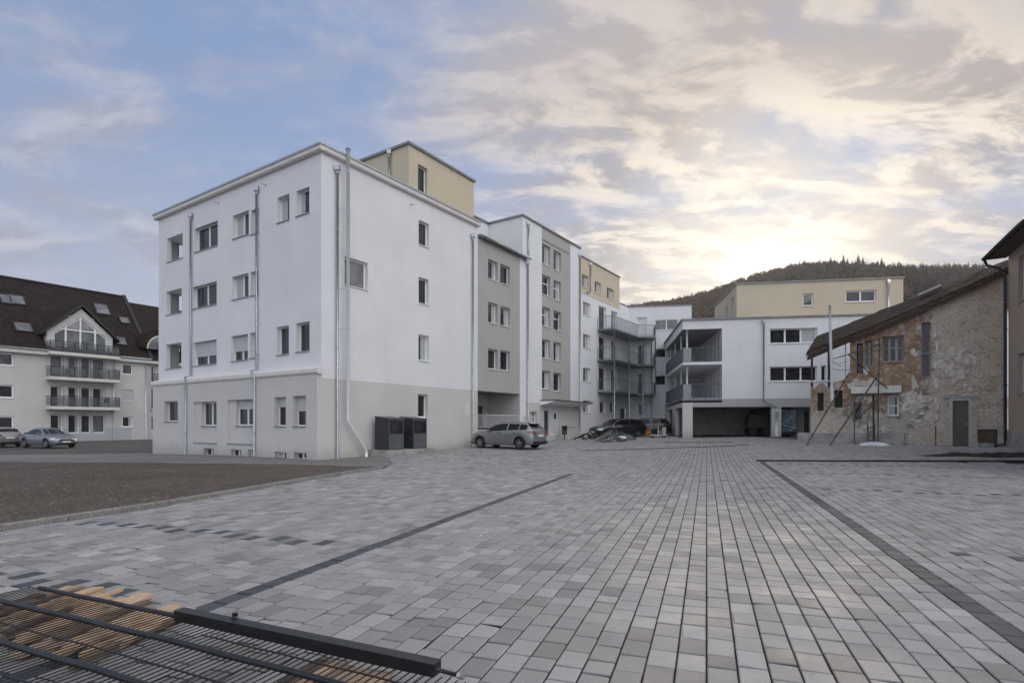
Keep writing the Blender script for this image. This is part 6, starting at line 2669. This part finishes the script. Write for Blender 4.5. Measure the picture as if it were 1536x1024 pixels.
# clear air between the clouds: the physical sky thinned with a pale veil of high haze
veil = wt.mix(wt.ramp(dz, .02, .55), tuple(c / SKY_STR for c in (.36, .375, .45)), tuple(c / SKY_STR for c in (.165, .24, .415)))
bg1 = wt.add("ShaderNodeBackground", Strength=SKY_STR)
wt.l.new(wt.mix(.78, sky.outputs[0], veil), bg1.inputs[0])
# a flat cloud layer high above the yard
zz = wt.math('ADD', wt.math('MAXIMUM', dz, 0.0), .26)
cmb = wt.n.new("ShaderNodeCombineXYZ")
wt.l.new(wt.math('DIVIDE', dx, zz), cmb.inputs[0])
wt.l.new(wt.math('DIVIDE', dy, zz), cmb.inputs[1])
uvp = cmb.outputs[0]


def cl_noise(off, sc, det, ro, di, stretch=(.8, 1.15, 1), rot=-28):
    mp_ = wt.add("ShaderNodeMapping", Vector=uvp)
    mp_.inputs["Location"].default_value = off
    mp_.inputs["Scale"].default_value = stretch
    mp_.inputs["Rotation"].default_value = (0, 0, R(rot))
    return wt.noise(mp_.outputs[0], sc, det, ro, di)


nA = cl_noise((CLX, CLY, 0), 1.25, 5, .52, .3)               # broad sheets
nB = cl_noise((7.3, 4.1, 0), 5.6, 11, .60, .35, (.72, 1.25, 1), -16)            # altocumulus texture
nB2 = cl_noise((7.28, 4.155, 0), 5.6, 11, .60, .35, (.72, 1.25, 1), -16)         # the same, shifted towards the sun
nC = cl_noise((1.3, 2.2, 0), 2.6, 10, .62, .35, (.8, 1.15, 1), -40)   # thin veils
side_ = wt.ramp(dx, -.60, .35, -.16, .055)
high = wt.math('MULTIPLY', wt.ramp(dz, .30, .52, 0, .20), wt.ramp(dx, -.35, .12))
lowc = wt.ramp(dz, .16, .02, 0, .05)
dens = wt.math('ADD', wt.math('ADD', wt.math('MULTIPLY', nA, .60), wt.math('MULTIPLY', nB, .42)), wt.math('ADD', wt.math('ADD', side_, high), lowc))
mask = wt.ramp(dens, .41, .66)
mask = wt.math('MAXIMUM', mask, wt.ramp(nC, .43, .64, 0, .72))
near = wt.ramp(sdot, .78, 1.0)
nearer = wt.ramp(sdot, .955, 1.0)
lit = wt.ramp(wt.math('SUBTRACT', nB, nB2), -.085, .10)
lit = wt.math('ADD', wt.math('MULTIPLY', lit, wt.ramp(dz, .34, .52, 1.0, .45)), wt.ramp(dz, .34, .52, 0, .14))
base = wt.mix(near, (.27, .275, .325), (.30, .265, .25))
brt = wt.mix(near, (.44, .43, .465), (.71, .62, .51))
ccol = wt.mix(lit, base, brt)
thick = wt.ramp(dens, .62, .85)
ccol = wt.mix(wt.math('MULTIPLY', thick, .8), ccol, (.335, .32, .325))
ccol = wt.mix(wt.math('MULTIPLY', nearer, .55), ccol, (.86, .78, .65))
# behind the camera: unseen sky, made brighter and warmer rightward to light the facades
back = wt.ramp(dy, .12, -.30)
ccol = wt.mix(back, ccol, wt.mix(wt.ramp(dx, -.7, .7), BACK_L, BACK_R))
mask2 = wt.math('ADD', wt.math('MULTIPLY', mask, .97), wt.math('MULTIPLY', back, .8), True)
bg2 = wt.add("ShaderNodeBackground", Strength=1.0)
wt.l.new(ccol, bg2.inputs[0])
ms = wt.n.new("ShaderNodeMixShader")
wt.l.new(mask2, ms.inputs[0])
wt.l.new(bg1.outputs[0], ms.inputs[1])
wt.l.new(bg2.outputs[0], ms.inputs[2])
# glow of the veiled sun
g1 = wt.math('POWER', sdot, 420.0)
g2 = wt.math('POWER', sdot, 40.0)
gs = wt.math('ADD', wt.math('MULTIPLY', g1, wt.ramp(nB, .35, .65, .08, .8)), wt.math('MULTIPLY', g2, .11))
bg3 = wt.add("ShaderNodeBackground")
bg3.inputs[0].default_value = (1.0, .84, .62, 1)
wt.l.new(wt.math('MULTIPLY', gs, wt.ramp(dens, .35, .8, .7, 1.1)), bg3.inputs[1])
ad = wt.n.new("ShaderNodeAddShader")
wt.l.new(ms.outputs[0], ad.inputs[0])
wt.l.new(bg3.outputs[0], ad.inputs[1])
wt.l.new(ad.outputs[0], out.inputs[0])

if HAZE:
    hm_ = MB()
    MATS["haze"] = hzm = bpy.data.materials.new("haze")
    hzm.use_nodes = True
    ht = hzm.node_tree
    ht.nodes.clear()
    ho = ht.nodes.new("ShaderNodeOutputMaterial")
    hv = ht.nodes.new("ShaderNodeVolumePrincipled")
    hv.inputs["Color"].default_value = (.86, .84, .84, 1)
    hv.inputs["Density"].default_value = HAZE
    hv.inputs["Anisotropy"].default_value = .35
    ht.links.new(hv.outputs[0], ho.inputs["Volume"])
    hm_.cube(-1400, 1400, -1400, 1400, -1.3, 240, 'haze')
    tag(hm_.build("haze"), None, None, None, 'stuff')

sl_ = bpy.data.lights.new("sun", 'SUN')
sl_.energy = SUN_STR
sl_.angle = R(12)
sl_.color = (1.0, .84, .66)
so_ = bpy.data.objects.new("sun", sl_)
COL.objects.link(so_)
so_.rotation_euler = (-sd).to_track_quat('-Z', 'Y').to_euler()
so_.location = sd * 100

scene.view_settings.view_transform = 'Standard'
scene.view_settings.look = 'None'
scene.view_settings.exposure = EXPO
scene.view_settings.gamma = 1
scene.render.engine = 'CYCLES'
scene.cycles.use_denoising = DENOISE
try:
    scene.cycles.denoiser = 'OPENIMAGEDENOISE'
    scene.cycles.denoising_input_passes = 'RGB_ALBEDO_NORMAL'
except Exception:
    pass
scene.cycles.max_bounces = 8
scene.cycles.diffuse_bounces = 6
scene.cycles.transparent_max_bounces = 6
for o in list(bpy.data.objects):
    if "_base" in o:
        del o["_base"]
